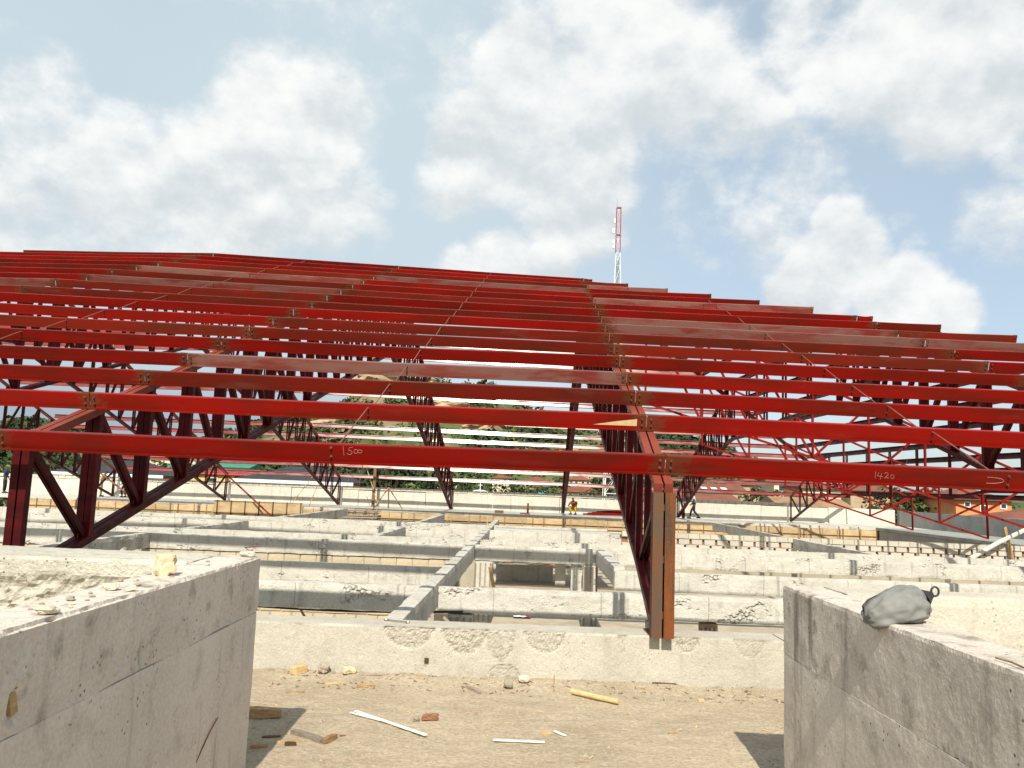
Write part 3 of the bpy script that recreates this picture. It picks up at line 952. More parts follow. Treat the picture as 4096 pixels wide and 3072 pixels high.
for n in range(17):
    y = PYn[n]
    for k in (-3, -2, -1, 0, 1, 2):
        xa = trx(k, y); xb = trx(k + 1, y) if k < 2 else hipx(n)
        za = ztop(k, y); zb = ztop(k + 1, y) if k < 2 else za
        if k == -3 and n >= 15: xa = hipl(n) if n == 16 else hipl(n) + 0.6
        if xa >= hipx(n) - 0.3: continue
        if xb > hipx(n): xb = hipx(n); zb = za + (zb - za) * 0.5
        gap = 0.006
        mat = FAD.get((n, k)) or ('paint_brown' if (n * 7 + k * 5) % 4 == 1 and n > 1 else 'paint_red')
        tt = purlin((xa + gap, y, za), (xb - gap, y, zb), UPF, NF, mat,
                    'near slope purlin, %s row up, %s' % (ORD[n], BAYN[k]), 'purlins of the near roof slope',
                    bolts=(k in (-2, -1, 0, 1)), mid=0.5 if k in (-2, -1, 0) else None)
        FRONT[(n, k)] = tt
        # far slope twin
for n in range(17):
    y = 2 * YR - PYn[n]
    if n == 16: y = YR + 0.35
    for k in (-4, -3, -2, -1, 0, 1, 2):
        xa = trx(k, y); xb = trx(k + 1, y) if k < 2 else hipx(n)
        za = ztop(k, y); zb = ztop(k + 1, y) if k < 2 else za
        if k == -4: za = zb
        if xa >= hipx(n) - 0.3: continue
        if xb > hipx(n): xb = hipx(n)
        if xb < hipl(n) + 0.3: continue
        xa = max(xa, hipl(n))
        purlin((xa + 0.01, y, za), (xb - 0.01, y, zb), UPB, NB, 'paint_far',
               'far slope purlin, %s row up, %s bay from the hipped end' % (ORD[n], ORD[2 - k]), 'purlins of the far roof slope')
# hipped end purlins
UPH = Vector((-math.cos(SL), 0, math.sin(SL))); NH = Vector((math.sin(SL), 0, math.cos(SL)))
HJ = [10.1, 17.3, 24.5, 31.7, 38.9, 46.1, 53.3]
for n in range(0, 16):
    x = hipx(n); z = PZn[n] - 0.08
    y0, y1 = PYn[n] + 0.1, 2 * YR - PYn[n] - 0.1
    cuts = [y0] + [c for c in HJ if y0 + 0.4 < c < y1 - 0.4] + [y1]
    for i in range(len(cuts) - 1):
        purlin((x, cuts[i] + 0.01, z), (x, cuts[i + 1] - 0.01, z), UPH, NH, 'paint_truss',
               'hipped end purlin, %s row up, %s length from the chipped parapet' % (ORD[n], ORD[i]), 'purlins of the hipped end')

# chalk figures and bare primer on the near purlins
S0 = Vector((0, 9.03, 0.371)) - UPF * 0.0015


def chz(x):
    if x < trx(0, 9.03): return 0.0
    return DK[1] * (x - trx(0, 9.03)) / (trx(1, 9.03) - trx(0, 9.03))


def stroke(pts, r=0.0016):
    mb = MB()
    for s in pts:
        P = [S0 + Vector((x, 0, chz(x))) + NF * h - UPF * 0.001 for (x, h) in s]
        mb.tube(P, r, 4)
    return mb


def arc(cx, cy, rx, ry, a0, a1, n=10):
    return [(cx + rx * math.cos(R(a0 + (a1 - a0) * i / n)), cy + ry * math.sin(R(a0 + (a1 - a0) * i / n))) for i in range(n + 1)]


fr = FRONT[(0, -1)]
x0 = -1.845
zc = -0.085
hb = 0.010      # web top over truss B versus A is level here
stroke([[(x0, zc + 0.05), (x0 + 0.008, zc - 0.055)],
        [(x0 + 0.105, zc + 0.045), (x0 + 0.065, zc + 0.035), (x0 + 0.060, zc + 0.005)] + arc(x0 + 0.068, zc - 0.018, 0.03, 0.024, 80, -160),
        arc(x0 + 0.14, zc - 0.003, 0.022, 0.024, 30, 390),
        arc(x0 + 0.185, zc - 0.001, 0.026, 0.018, 150, 520)]).build('chalk_figures', 'chalk', fr)['label'] = 'chalked number 1500'
fr = FRONT[(0, 0)]
x0 = 4.07
dz0 = -0.035
for_ = [[(x0, dz0 - 0.035), (x0 + 0.005, dz0 - 0.115)],
        [(x0 + 0.035, dz0 - 0.045), (x0 + 0.025, dz0 - 0.085), (x0 + 0.085, dz0 - 0.092)], [(x0 + 0.068, dz0 - 0.05), (x0 + 0.062, dz0 - 0.125)],
        arc(x0 + 0.122, dz0 - 0.062, 0.022, 0.018, 150, -30) + [(x0 + 0.105, dz0 - 0.105), (x0 + 0.155, dz0 - 0.100)],
        arc(x0 + 0.192, dz0 - 0.085, 0.02, 0.022, 60, 420)]
stroke(for_).build('chalk_figures', 'chalk', fr)['label'] = 'chalked number 1420'
stroke([arc(5.34, dz0 - 0.075, 0.16, 0.035, 100, -100)], 0.002).build('chalk_stroke', 'chalk', fr)
S1 = Vector((0, PYn[1], PZn[1])) - UPF * 0.002
pts = [(1.10, -0.155), (1.685, -0.155), (1.685, -0.06), (1.40, -0.10)]
V = [S1 + Vector((x, 0, 0)) + NF * h for (x, h) in pts] + [S1 + Vector((x, 0, 0)) + NF * h + UPF * 0.0012 for (x, h) in pts]
obj('bare_patch', V, [(0, 1, 2, 3), (7, 6, 5, 4), (0, 4, 5, 1), (1, 5, 6, 2), (2, 6, 7, 3), (3, 7, 4, 0)], 'primer', FRONT[(1, -1)])['label'] = 'unpainted cream wedge'

# sag rods
for k in (-2, -1, 0):
    for n in range(16):
        ya, yb = PYn[n], PYn[n + 1]
        xa = (trx(k, ya) + trx(k + 1, ya)) / 2; xb = (trx(k, yb) + trx(k + 1, yb)) / 2
        za = (ztop(k, ya) + ztop(k + 1, ya)) / 2; zb = (ztop(k, yb) + ztop(k + 1, yb)) / 2
        if n > 11 and k == 0: continue
        a = Vector((xa, ya, za)) - NF * (PH - 0.135); b = Vector((xb, yb, zb)) - NF * (PH - 0.045)
        a = Vector((xa, ya, za)) - NF * 0.125 + UPF * 0.006
        b = Vector((xb, yb, zb)) - NF * 0.045 - UPF * 0.02
        mb = MB().tube([a, b], 0.008, 6)
        if n == 0: mb.tube([a + (b - a) * .35, a + (b - a) * .5], 0.014, 6)
        o = mb.build('sag_rod', 'rod')
        tag(o, 'thin sag rod from %s to %s row, %s' % (ORD[n], ORD[n + 1], BAYN[k]), 'sag rod', 'sag rods')


# ---- trusses
def build_truss(label, nodes, lat, mat, mchord=None, w=0.095, gap=0.02, end_rust=(False, False), group='roof trusses', posth=0.10, hch=0.10, gusset=0):
    """nodes: [(Vector top, Vector bottom)] along the span; lat: sideways unit vector"""
    lat = Vector(lat)
    base = nodes[0][1]
    t = thing('roof_truss', label, 'truss', base, group)
    h = hch
    off = lat * (gap / 2 + w / 2)

    def pair(p, q, name, m, ww=None, hh=h, ext=0.0):
        mb = MB()
        d = (q - p).normalized() * ext
        for s in (-1, 1):
            mb.bar(p + off * s - d, q + off * s + d, ww or w, hh, lat)
        return mb.build(name, m, t)
    n = len(nodes)
    for i in range(n - 1):
        # chords in full lengths where they stay straight
        pass

    def chord(idx, name, m):
        i = 0
        while i < n - 1:
            j = i + 1
            d0 = (nodes[j][idx] - nodes[i][idx]).normalized()
            while j < n - 1 and (nodes[j + 1][idx] - nodes[j][idx]).normalized().dot(d0) > 0.9975:
                j += 1
            mb = MB()
            for s in (-1, 1):
                for a in range(i, j):
                    mb.bar(nodes[a][idx] + off * s - d0 * 0.01, nodes[a + 1][idx] + off * s + d0 * 0.01, w, h, lat)
            mb.build(name, m, t)
            i = j
    chord(0, 'top_chord', mchord or mat)
    chord(1, 'bottom_chord', mat)
    mid = n // 2
    for i in range(n):
        a, b = nodes[i]
        if (a - b).length < 0.25: continue
        far_ = 1.0 if a.y < 22 else 0.72
        rust = (i == 0 and end_rust[0]) or (i == n - 1 and end_rust[1])
        if rust:
            for s in (-1, 1):
                c_ = lat * (s * 0.064)
                MB().bar(b - Vector((0, 0, 0.045)) + c_, a - Vector((0, 0, 0.05)) + c_, 0.109, 0.16, lat).build('end_post', 'rust_grey' if s < 0 else 'rust', t)
            for zf in (0.12, 0.5, 0.86):
                pz = b.lerp(a, zf)
                MB().box(pz, (0.03, 0.06, 0.07)).build('batten_plate', 'rust', t)
            continue
        pair(b, a - Vector((0, 0, 0.03)), 'end_post' if rust else 'post', 'rust' if rust else mat, hh=0.10 * far_ if not rust else 0.16, ww=w * far_)
    for i in range(n - 1):
        if i < mid:
            a, b = nodes[i][0], nodes[i + 1][1]
        else:
            a, b = nodes[i + 1][0], nodes[i][1]
        if abs(nodes[i][0].z - nodes[i + 1][0].z) < 0.02: continue
        d = (b - a).normalized()
        mb = MB()
        for s in (-1, 1):
            mb.bar(a + off * s * 0.62 + d * 0.03, b + off * s * 0.62 - d * 0.02, w * 0.5, 0.085, lat)
        mb.build('diagonal', mat, t)
        if i < gusset:
            MB().bar(nodes[i + 1][1] + Vector((0, 0, 0.02)), nodes[i + 1][1] + Vector((0, 0, 0.22)), 0.012, 0.28, lat).build('gusset_plate', mat, t)
    return t


TLAB = {-4: 'red truss beside the hidden hipped end, farthest from the rusty end posts', -3: 'red roof truss three bays from the one with rusty end posts', -2: 'red roof truss two bays from the one with rusty end posts',
        -1: 'red roof truss at the end of the chalked 1500 bay with an exposed bottom chord', 0: 'red roof truss ending in a pair of rusty orange posts on the chipped parapet',
        1: 'red roof truss at the end of the chalked 1420 bay', 2: 'red roof truss two bays on from the rusty end posts under the hipped end'}
for k in range(-4, 3):
    hy = None
    if k >= 1 or k == -4:       # cut off by the hip: level top between the hip lines
        nn = 16 - (trx(k, 20) - 3.06) / 1.228 if k > 0 else 16 - (-19.75 - trx(k, 20)) / 1.228
        nn = max(0.5, nn)
        i0 = int(nn); hy = PYn[i0] + (PYn[i0 + 1] - PYn[i0]) * (nn - i0)
        hz = PZn[i0] + (PZn[i0 + 1] - PZn[i0]) * (nn - i0) + DK[k]
    y0 = 8.80 if k == 0 else 9.55
    yl = [y0, 10.98] + [v + 0.18 for v in PYn[2:16]] + [YR]
    yl = yl + [2 * YR - v for v in reversed(yl[:-1])]
    yl[-1] = 54.35
    if hy:
        flat = [y for y in yl if hy + 0.3 < min(y, 2 * YR - y)]
        keep = set(flat[::2])
        yl = [y for y in yl if y not in flat or y in keep]
    nodes = []
    for y in yl:
        yy = y if y <= YR else 2 * YR - y
        zt = ztop(k, y)
        if hy and yy > hy: zt = hz
        zt -= PH / math.cos(SL) + 0.062
        zbase = -1.50 if y < YR else -1.78
        zb = zbase + 0.29 * (max(yy, 9.05) - 9.05)
        if hy and yy > hy: zb = zbase + 0.29 * (hy - 9.05)
        if zt - zb < 0.3: zb = zt - 0.3
        x = trx(k, y) + (-0.055 if k == 0 and y < 10 else 0)
        nodes.append((Vector((x, y, zt)), Vector((x, y, zb))))
    lat = Vector((math.cos(R(2.466)), -KAZ, 0))
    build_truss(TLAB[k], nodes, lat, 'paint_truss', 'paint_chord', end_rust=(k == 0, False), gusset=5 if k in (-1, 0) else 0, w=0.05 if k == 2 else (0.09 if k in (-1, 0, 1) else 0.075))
# rail plates under the trusses' near ends
for k in range(-3, 3):
    x = trx(k, 9) - (0.05 if k == 0 else 0)
    zz = PZ
    o = MB().box((x, 9.10 if k == 0 else 9.2, zz + 0.006), (0.26, 0.34, 0.012)).build('base_plate', 'rust')
    tag(o, 'rusty base plate on the parapet, %s truss from the stained wall side' % ORD[k + 3], 'plate', 'truss base plates')

# jack trusses of the hipped end
JL = ['nearest the chipped parapet', 'second from the chipped parapet', 'third from the chipped parapet', 'on the ridge line', 'second from the far walkway', 'nearest the far walkway']
for j, y in enumerate(HJ[:6]):
    if j < 3: continue
    yy = y if y <= YR else 2 * YR - y
    i0 = max(i for i in range(17) if PYn[i] <= yy + 1e-6) if yy > PYn[0] else 0
    i0 = min(i0, 15)
    nn = i0 + (yy - PYn[i0]) / (PYn[i0 + 1] - PYn[i0])
    xs = hipx(nn)
    xe = hipx(0) + 0.05
    L = xe - xs
    if L < 1.0: continue
    m_ = max(2, int(round(L / 2.1)))
    nodes = []
    for i in range(m_ + 1):
        x = xe - L * i / m_
        f = (xe - x) / 19.65
        zt = 0.29 + f * 7.86 - 0.27
        zb = -1.74 + 0.29 * (xe - x)
        if zt - zb < 0.3: zb = zt - 0.3
        nodes.append((Vector((x, y, zt)), Vector((x, y, zb))))
    build_truss('bright red jack truss of the hipped end, %s' % JL[j], nodes, (0, 1, 0), 'paint_jack', None, w=0.045, gap=0.012, hch=0.08, group='jack trusses of the hipped end')
# hip rafters
for (cx, cy, lb) in ((hipx(0), PYn[0], 'near corner'), (hipx(0), 2 * YR - PYn[0], 'far corner')):
    a = Vector((3.2, YR + (0.1 if cy > YR else -0.1), 7.78)); b = Vector((cx, cy, 0.02))
    d = (a - b); d.z = 0; d.normalize()
    o = MB().bar(b, a, 0.09, 0.20, (d.y, -d.x, 0)).build('hip_rafter', 'paint_truss')
    tag(o, 'deep red hip rafter running down to the %s of the hipped end' % lb, 'rafter')

# ==================================================================== INSIDE THE OPENING (lower storey)
def column(x, y, w, d, z0, z1, label, mat='conc_beam', strips=True):
    t = thing('concrete_column', label, 'column', (x, y, z0))
    obj('shaft', *rough_box(x - w / 2, x + w / 2, y - d / 2, y + d / 2, z0, z1, 0.2, 0.008, int(x * 31 + y), 0.012), mat, t)
    if strips:
        for i in range(4):
            MB().box((x - w / 2 + 0.04 + i * (w - 0.08) / 3, y - d / 2 - 0.025, (z0 + z1) / 2), (0.045, 0.03, z1 - z0 - 0.1)).build('form_strip', 'timber_grey', t)
    return t


R0_, R2_ = ROW[0] + 0.12, ROW[2] + 0.12
column(-0.72, R0_ + 0.25, 0.42, 0.22, -4.0, bz(14) - 0.51, 'concrete column with form strips under the first beam row by the long cross beam')
column(-0.62, R2_, 0.5, 0.22, -4.0, bz(22.8) - 0.435, 'concrete column at the back corner of the opening by the long cross beam')
column(-1.12, 18.6, 0.22, 0.40, -4.0, bz(18.6) - 0.435, 'dark column with form strips under the middle of the long cross beam')
column(2.40, R2_, 0.42, 0.22, -4.0, bz(22.8) - 0.435, 'concrete column at the back corner of the opening by the short cross beam')
column(2.62, R0_ + 0.25, 0.36, 0.22, -4.0, bz(14) - 0.51, 'concrete column under the first beam row near the rusty posts')
column(3.5, R0_ + 0.25, 0.30, 0.22, -4.0, bz(14) - 0.51, 'planked column under the first beam row just beyond the rusty posts', 'timber')
tag(MB().box((1.85, 33.2, -1.93), (4.6, 3.3, 0.14)).build('shade_slab', 'conc_beam'), kind='structure')  # added slab hidden behind the fifth beam row, keeps the low wall in shade
column(2.20, 33.0, 0.42, 0.3, -4.0, -1.95, 'thin free column in the lower storey, standing nearer the timber', strips=False)
column(2.75, 32.0, 0.42, 0.3, -4.0, -1.95, 'thin free column in the lower storey, standing nearer the opening corner', strips=False)
o = tag(obj('low_wall', *rough_box(-0.5, 2.0, 34.4, 34.6, -4.0, -3.35, 0.3, 0.01, 200, 0.01), 'conc_beam'), 'low dark wall crossing the lower storey below the timber pile', 'wall')
for i in range(34):
    x = rnd.uniform(-0.6, 3.4); y = rnd.uniform(40.0, 46.0); L = rnd.uniform(0.8, 2.4); a = rnd.uniform(-0.35, 0.35)
    z = -3.96 + 0.9 * max(0.0, 1 - abs(y - 43.5) / 3.0) * rnd.random()
    p = Vector((x - L / 2 * math.cos(a), y - L / 2 * math.sin(a), z)); q_ = Vector((x + L / 2 * math.cos(a), y + L / 2 * math.sin(a), z + rnd.uniform(0, 0.3)))
    o = MB().bar(p, q_, rnd.uniform(.05, .18), rnd.uniform(.03, .07)).build('timber_plank', rnd.choice(['timber', 'timber_pale', 'timber_dark', 'timber_grey']))
    tag(o, 'scrap plank in the timber pile of the lower storey', 'plank', 'scrap planks in the lower storey')
o = MB().bar((-0.40, 21.8, -2.2), (-0.25, 22.1, -2.9), 0.09, 0.03).build('timber_prop', 'timber_pale')
tag(o, 'pale leaning plank hanging at the back corner of the opening', 'plank')
o = MB().bar((-0.95, 13.3, -2.15), (-0.35, 13.3, -2.7), 0.06, 0.04).build('timber_prop', 'timber_grey')
tag(o, 'grey diagonal strut below the first beam row beside the long cross beam', 'strut')
o = MB().bar((-3.6, 14.7, -2.3), (-3.25, 14.7, -2.8), 0.05, 0.03).build('timber_prop', 'timber')
tag(o, 'brown strut below the first beam row on the side of the broken block', 'strut')
o = MB().tube([(-5.0 + 0.36 * i, 14.03, -2.17 - 0.06 * math.sin(math.pi * i / 12)) for i in range(13)], 0.022, 6).build('black_cable', 'black')
tag(o, 'sagging black cable strung below the first beam row', 'cable')
# crumpled newspaper
V = []; Fc = []
for j in range(7):
    for i in range(9):
        x = 0.30 + 0.065 * i; y = 24.9 + 0.07 * j
        V.append((x, y, -3.99 + 0.06 + 0.05 * nz((x, y, 0), 6, 3)))
for j in range(6):
    for i in range(8):
        a = j * 9 + i
        Fc.append((a, a + 1, a + 10, a + 9))
o = obj('newspaper', V, Fc, 'paper_white')
o.data.materials.append(MATS['paper_red'])
for p in o.data.polygons:
    if nz(p.center, 4, 9) > 0.05: p.material_index = 1
tag(o, 'crumpled red and white newspaper on the lower floor', 'newspaper')

# ==================================================================== FOREGROUND THINGS
# cloth bag on the wall
t = thing('cloth_bag', 'grey cloth bag with dark drawstring lying on the smoother wall', 'bag', (2.12, 4.55, RT))
bm = bmesh.new()
bmesh.ops.create_icosphere(bm, subdivisions=5, radius=1.0)
for v in bm.verts:
    p = v.co.copy()
    sx = 0.185 * (1 - 0.16 * p.x) * (1 if abs(p.x) < 0.75 else 1 - 0.25 * (abs(p.x) - 0.75))
    zz = p.z * 0.118 * (1 + 0.18 * p.x)
    if p.z < -0.35: zz = -0.112 * (0.35 + (abs(p.z) - 0.35) * 0.45)
    yy = p.y * 0.13
    ang = math.atan2(p.z, p.y)
    crease = abs(math.sin(3.5 * ang + 2.2 * nz((p.x, p.y, p.z), 0.9, 4)))
    rid = 1 - 2.2 * abs(nz((p.x * 1.6 + p.z * 0.8, p.y * 2.4, p.z * 2.4), 1.0, 8))
    fold = 0.014 * nz((p.x * 1.0, p.y * 1.8, p.z * 1.8), 1.5, 3) + 0.026 * (crease - 0.5) * max(0.0, abs(p.x + 0.1) - 0.3) + 0.009 * rid + 0.004 * nz(p, 5, 6)
    d = Vector((p.x * 0.4, p.y, p.z)).normalized() if p.length else p
    v.co = Vector((p.x * sx / 0.185 * 0.185, yy, zz)) + d * fold
me = bpy.data.meshes.new('sack')
bm.to_mesh(me); bm.free()
me.polygons.foreach_set('use_smooth', [True] * len(me.polygons))
me.materials.append(MATS['bag'])
o = inst('sack', me, (2.075, 4.36, RT + 0.058), t, rot=(R(-6), R(-16), R(4)), scale=(0.93, 0.93, 0.98))
MB().tube([(2.205, 4.36, RT + 0.125), (2.235, 4.36, RT + 0.140), (2.25, 4.36, RT + 0.145)], [0.05, 0.025, 0.014], 10).build('gathered_neck', 'black', t)
MB().tube([(2.262 + 0.020 * math.cos(a_ * math.pi / 8), 4.36, RT + 0.160 + 0.024 * math.sin(a_ * math.pi / 8)) for a_ in range(17)], 0.0055, 6).build('ring', 'black', t)
MB().tube([(1.900, 4.39, RT + 0.040), (1.897, 4.385, RT + 0.066), (1.925, 4.39, RT + 0.096), (1.975, 4.40, RT + 0.122)], [0.006, 0.010, 0.010, 0.006], 6).build('strap', 'black', t)

# broken block and crumbs on the other wall
def rock(name, loc, s, mat, label, cat='stone', group=None, seed=0, rot=0.0, boxy=0.35):
    bm = bmesh.new()
    bmesh.ops.create_icosphere(bm, subdivisions=3, radius=1.0)
    for v in bm.verts:
        p = v.co.copy()
        if boxy:
            m_ = max(abs(p.x), abs(p.y), abs(p.z))
            p = p.lerp(p / m_ * 0.85, boxy)
        p *= 1 + 0.34 * nz(p, 1.1, seed) + 0.18 * nz(p, 2.6, seed + 1) + 0.10 * nz(p, 6.0, seed + 2)
        v.co = Vector((p.x * s[0], p.y * s[1], p.z * s[2]))
    zmin = min(v.co.z for v in bm.verts)
    for v in bm.verts: v.co.z -= zmin
    me = bpy.data.meshes.new(name)
    bm.to_mesh(me); bm.free()
    me.materials.append(MATS[mat])
    o = inst(name, me, loc, None, rot=(0, 0, rot))
    return tag(o, label, cat, group)


rock('broken_block', (-1.93, 4.72, LT - 0.004), (0.062, 0.05, 0.066), 'stone_yellow', 'pale yellow broken block piece standing on the stained wall', 'block piece', None, 3, 0.5, 0.8)
for i, (x, y, s_) in enumerate(((-1.84, 3.38, 0.045), (-1.93, 4.1, 0.04), (-1.83, 4.09, 0.028), (-1.94, 3.74, 0.026), (-2.03, 4.40, 0.018), (-1.97, 4.45, 0.016), (-2.03, 4.74, 0.016), (-1.87, 3.62, 0.013), (-1.96, 3.95, 0.013), (-1.90, 3.85, 0.014), (-1.88, 4.28, 0.014), (-1.99, 3.6, 0.012), (-1.92, 3.5, 0.012), (-1.86, 4.65, 0.014), (-1.99, 4.16, 0.02), (-1.9, 5.3, 0.016), (-1.97, 5.5, 0.014), (-2.01, 3.3, 0.012), (-1.95, 3.45, 0.010), (-1.87, 3.75, 0.010), (-1.84, 3.55, 0.010))):
    rock('mortar_crumb', (x, y, LT - 0.002), (s_, s_ * rnd.uniform(.6, 1), s_ * 0.4), 'stone', 'flat grey mortar crumb on top of the stained wall', 'crumb', 'crumbs on the stained wall', i, rnd.uniform(0, 3))
rock('mortar_lump', (-1.86, 5.99, LT - 0.008), (0.055, 0.05, 0.022), 'conc_cream', 'white mortar lump on the broken end of the stained wall', 'lump', None, 50)
o = MB().tube([(-1.84, 6.0, LT + 0.03), (-1.9, 6.03, LT + 0.055), (-1.80, 6.05, LT + 0.07)], 0.006, 5).build('wire_end', 'rod')
tag(o, 'bent tie wire at the broken end of the stained wall', 'wire')
o = MB().tube([(1.97 + .04, 3.41, RT + 0.010), (2.02, 3.32, RT + 0.012), (2.01, 3.22, RT + 0.010)], 0.004, 5).build('twig', 'timber')
tag(o, 'small twig on top of the smoother wall', 'twig')

# spanner on the parapet beam
t = thing('spanner', 'double ended steel spanner lying on the chipped parapet', 'spanner', (-1.16, 9.15, PZ))
MB().bar((-1.27, 9.19, PZ + 0.012), (-1.05, 9.10, PZ + 0.012), 0.016, 0.008).build('shank', 'steel', t)
for (cx, cy, a0) in ((-1.285, 9.197, 150), (-1.035, 9.093, -25)):
    MB().tube([(cx + 0.02 * math.cos(R(a0 + 40 + 28 * i)), cy + 0.02 * math.sin(R(a0 + 40 + 28 * i)), PZ + 0.012) for i in range(11)], 0.008, 6).build('jaw', 'steel', t)

# timber scraps and strips on the deck
SCRAP = [('wood_offcut', (-2.163, 8.70), (-2.04, 8.82), 0.075, 0.07, 'timber_pale', 'stubby orange-brown timber block at the foot of the parapet'),
         ('wood_beam', (-2.4, 7.26), (-1.885, 7.30), 0.09, 0.075, 'timber', 'dark brown square timber lying in the shadow of the stained wall'),
         ('wood_offcut', (-1.417, 8.35), (-1.261, 8.443), 0.035, 0.03, 'timber', 'short brown batten before the parapet, nearer the chunk of brick'),
         ('wood_offcut', (-0.332, 8.496), (-0.198, 8.305), 0.04, 0.03, 'timber_grey', 'weathered two-tone batten piece before the chipped arcs'),
         ('wood_splinter', (-2.044, 8.09), (-1.889, 8.162), 0.03, 0.012, 'timber', 'thin flat splinter just past the shadow of the stained wall'),
         ('wood_splinter', (-1.473, 8.76), (-1.173, 8.79), 0.025, 0.02, 'timber_grey', 'long thin lath along the foot of the parapet'),
         ('wood_splinter', (-1.762, 8.454), (-1.622, 8.511), 0.03, 0.012, 'timber_pale', 'pale splinter between the timber block and the brown batten'),
         ('wood_splinter', (-0.877, 8.77), (-0.76, 8.82), 0.025, 0.012, 'timber_pale', 'pale splinter below the formwork stub of the parapet'),
         ('wood_plank', (-1.676, 6.907), (-1.373, 6.644), 0.06, 0.035, 'timber_grey', 'grey broken plank on the edge of the wall shadow'),
         ('wood_offcut', (-1.361, 6.62), (-1.29, 6.75), 0.045, 0.04, 'timber', 'brown end piece touching the broken plank'),
         ('wood_lath', (-1.733, 6.602), (-1.546, 6.661), 0.028, 0.018, 'timber_pale', 'pale lath half inside the wall shadow'),
         ('wood_offcut', (-1.642, 6.544), (-1.556, 6.554), 0.04, 0.025, 'timber_dark', 'small dark chip beside the pale lath'),
         ('wood_offcut', (-1.888, 6.48), (-1.77, 6.529), 0.03, 0.025, 'timber', 'brown chip deep in the wall shadow'),
         ('wood_splinter', (-1.881, 6.757), (-1.742, 6.802), 0.03, 0.012, 'timber_dark', 'dark sliver in the middle of the wall shadow'),
         ('wood_chip', (-1.267, 6.787), (-1.229, 6.814), 0.018, 0.012, 'stone_brown', 'tiny red-brown chip past the broken plank'),
         ('wood_splinter', (-0.308, 7.623), (-0.19, 7.611), 0.012, 0.010, 'timber', 'thin brown twig in the middle of the deck'),
         ('wood_chip', (0.353, 7.088), (0.438, 7.078), 0.035, 0.02, 'timber_pale', 'tan wood chip next to the white sliver'),
         ('wood_splinter', (0.581, 6.425), (0.687, 6.425), 0.012, 0.010, 'timber', 'small twig on the bare sand of the deck'),
         ('steel_bar', (1.588, 8.84), (1.84, 8.835), 0.014, 0.014, 'timber_dark', 'dark bar lying along the parapet foot below the rusty posts'),
         ('wood_chip', (1.96, 8.35), (2.02, 8.37), 0.03, 0.02, 'timber_pale', 'orange chip near the parapet foot beyond the rusty posts'),
         ('wood_chip', (1.45, 7.23), (1.51, 7.25), 0.02, 0.012, 'timber_pale', 'tan chip before the shadow of the smoother wall')]


def fz(x, y):
    return FZ + 0.016 * nz((x, y, 0), 1.6, 1) + 0.010 * nz((x * 1.0, y * 2.0, 0), 5.0, 2) - 0.004 + 0.05 * ss(8.45, 8.9, y) * (0.7 + 0.6 * nz((x, y, 0), 3.0, 4)) + 0.008


for i, (nm, a, b, w, h, mt, lb) in enumerate(SCRAP):
    p = Vector((a[0], a[1], fz(*a) + h / 2 - 0.004)); q_ = Vector((b[0], b[1], fz(*b) + h / 2 - 0.004))
    d = q_ - p
    mb = MB()
    b0 = 0
    lat = Vector((-d.y, d.x, 0)).normalized()
    nseg = 5
    sec = [(-.5, -.5), (.5, -.5), (.5, .5), (-.5, .5)]
    fr = []
    for s_ in range(nseg + 1):
        f = s_ / nseg
        jw = 1 + 0.18 * nz((i * 3.1, s_ * 1.7, 0), 1.0, 5)
        if s_ in (0, nseg): jw *= 0.80
        fr.append((p + d * f + lat * w * 0.08 * nz((s_ * 2.0, i, 1), 1, 2), lat * w * jw, Vector((0, 0, h * jw))))
    mb.sweep(sec, fr)
    tag(mb.build(nm, mt), lb, 'wood' if nm != 'steel_bar' else 'bar')
t_ = thing('white_strip', 'long split white wooden strip slanting across the deck', 'strip', (-0.93, 7.2, fz(-.9, 7.2)))
MB().bar((-1.276, 7.50, FZ + 0.02), (-0.59, 6.903, FZ + 0.016), 0.035, 0.008, (0.6, 0.7, 0)).build('lath', 'whitewood', t_)
MB().bar((-1.31, 7.44, FZ + 0.022), (-1.02, 7.255, FZ + 0.018), 0.018, 0.006, (0.6, 0.7, 0.1)).build('split_end', 'whitewood', t_)
tag(MB().bar((-0.04, 6.839, FZ + 0.018), (0.371, 6.836, FZ + 0.016), 0.032, 0.008).build('white_strip', 'whitewood'), 'straight white wooden strip lying flat on the deck', 'strip')
tag(MB().bar((0.467, 7.137, FZ + 0.018), (0.552, 7.03, FZ + 0.014), 0.03, 0.006).build('white_sliver', 'whitewood'), 'short bright white sliver on the deck', 'sliver')
tag(MB().tube([(0.713, 8.423, FZ + 0.035), (0.92, 8.26, FZ + 0.033), (1.135, 8.105, FZ + 0.032)], [0.026, 0.024, 0.025], 10).build('round_stick', 'timber_pale'), 'round brown stick with a white cut end on the deck', 'stick')
tag(MB().tube([(0.538, 8.52, FZ), (0.540, 8.52, FZ + 0.16)], 0.006, 5).build('starter_peg', 'timber'), 'thin upright peg stuck in the deck before the parapet', 'peg')
rock('brick_chunk', (-0.605, 7.369, FZ), (0.075, 0.04, 0.03), 'stone_brown', 'red-brown brick chunk on the deck by the white strip', 'stone', None, 5, 0.2, .6)
rock('grey_stone', (-0.718, 7.322, FZ), (0.03, 0.025, 0.025), 'stone', 'grey stone next to the brick chunk', 'stone', None, 6)
rock('grey_stone', (0.079, 8.561, FZ + .01), (0.05, 0.04, 0.035), 'stone', 'grey stone below the chipped arcs of the parapet', 'stone', None, 7)
rock('pale_stone', (0.239, 8.72, FZ + .03), (0.06, 0.04, 0.035), 'conc_cream', 'pale lump of concrete at the parapet foot', 'stone', None, 8)
rock('block_shard', (-1.59, 8.80, FZ + .03), (0.07, 0.045, 0.04), 'stone_yellow', 'yellow block shard leaning at the parapet foot', 'stone', None, 9, 0.3, .7)
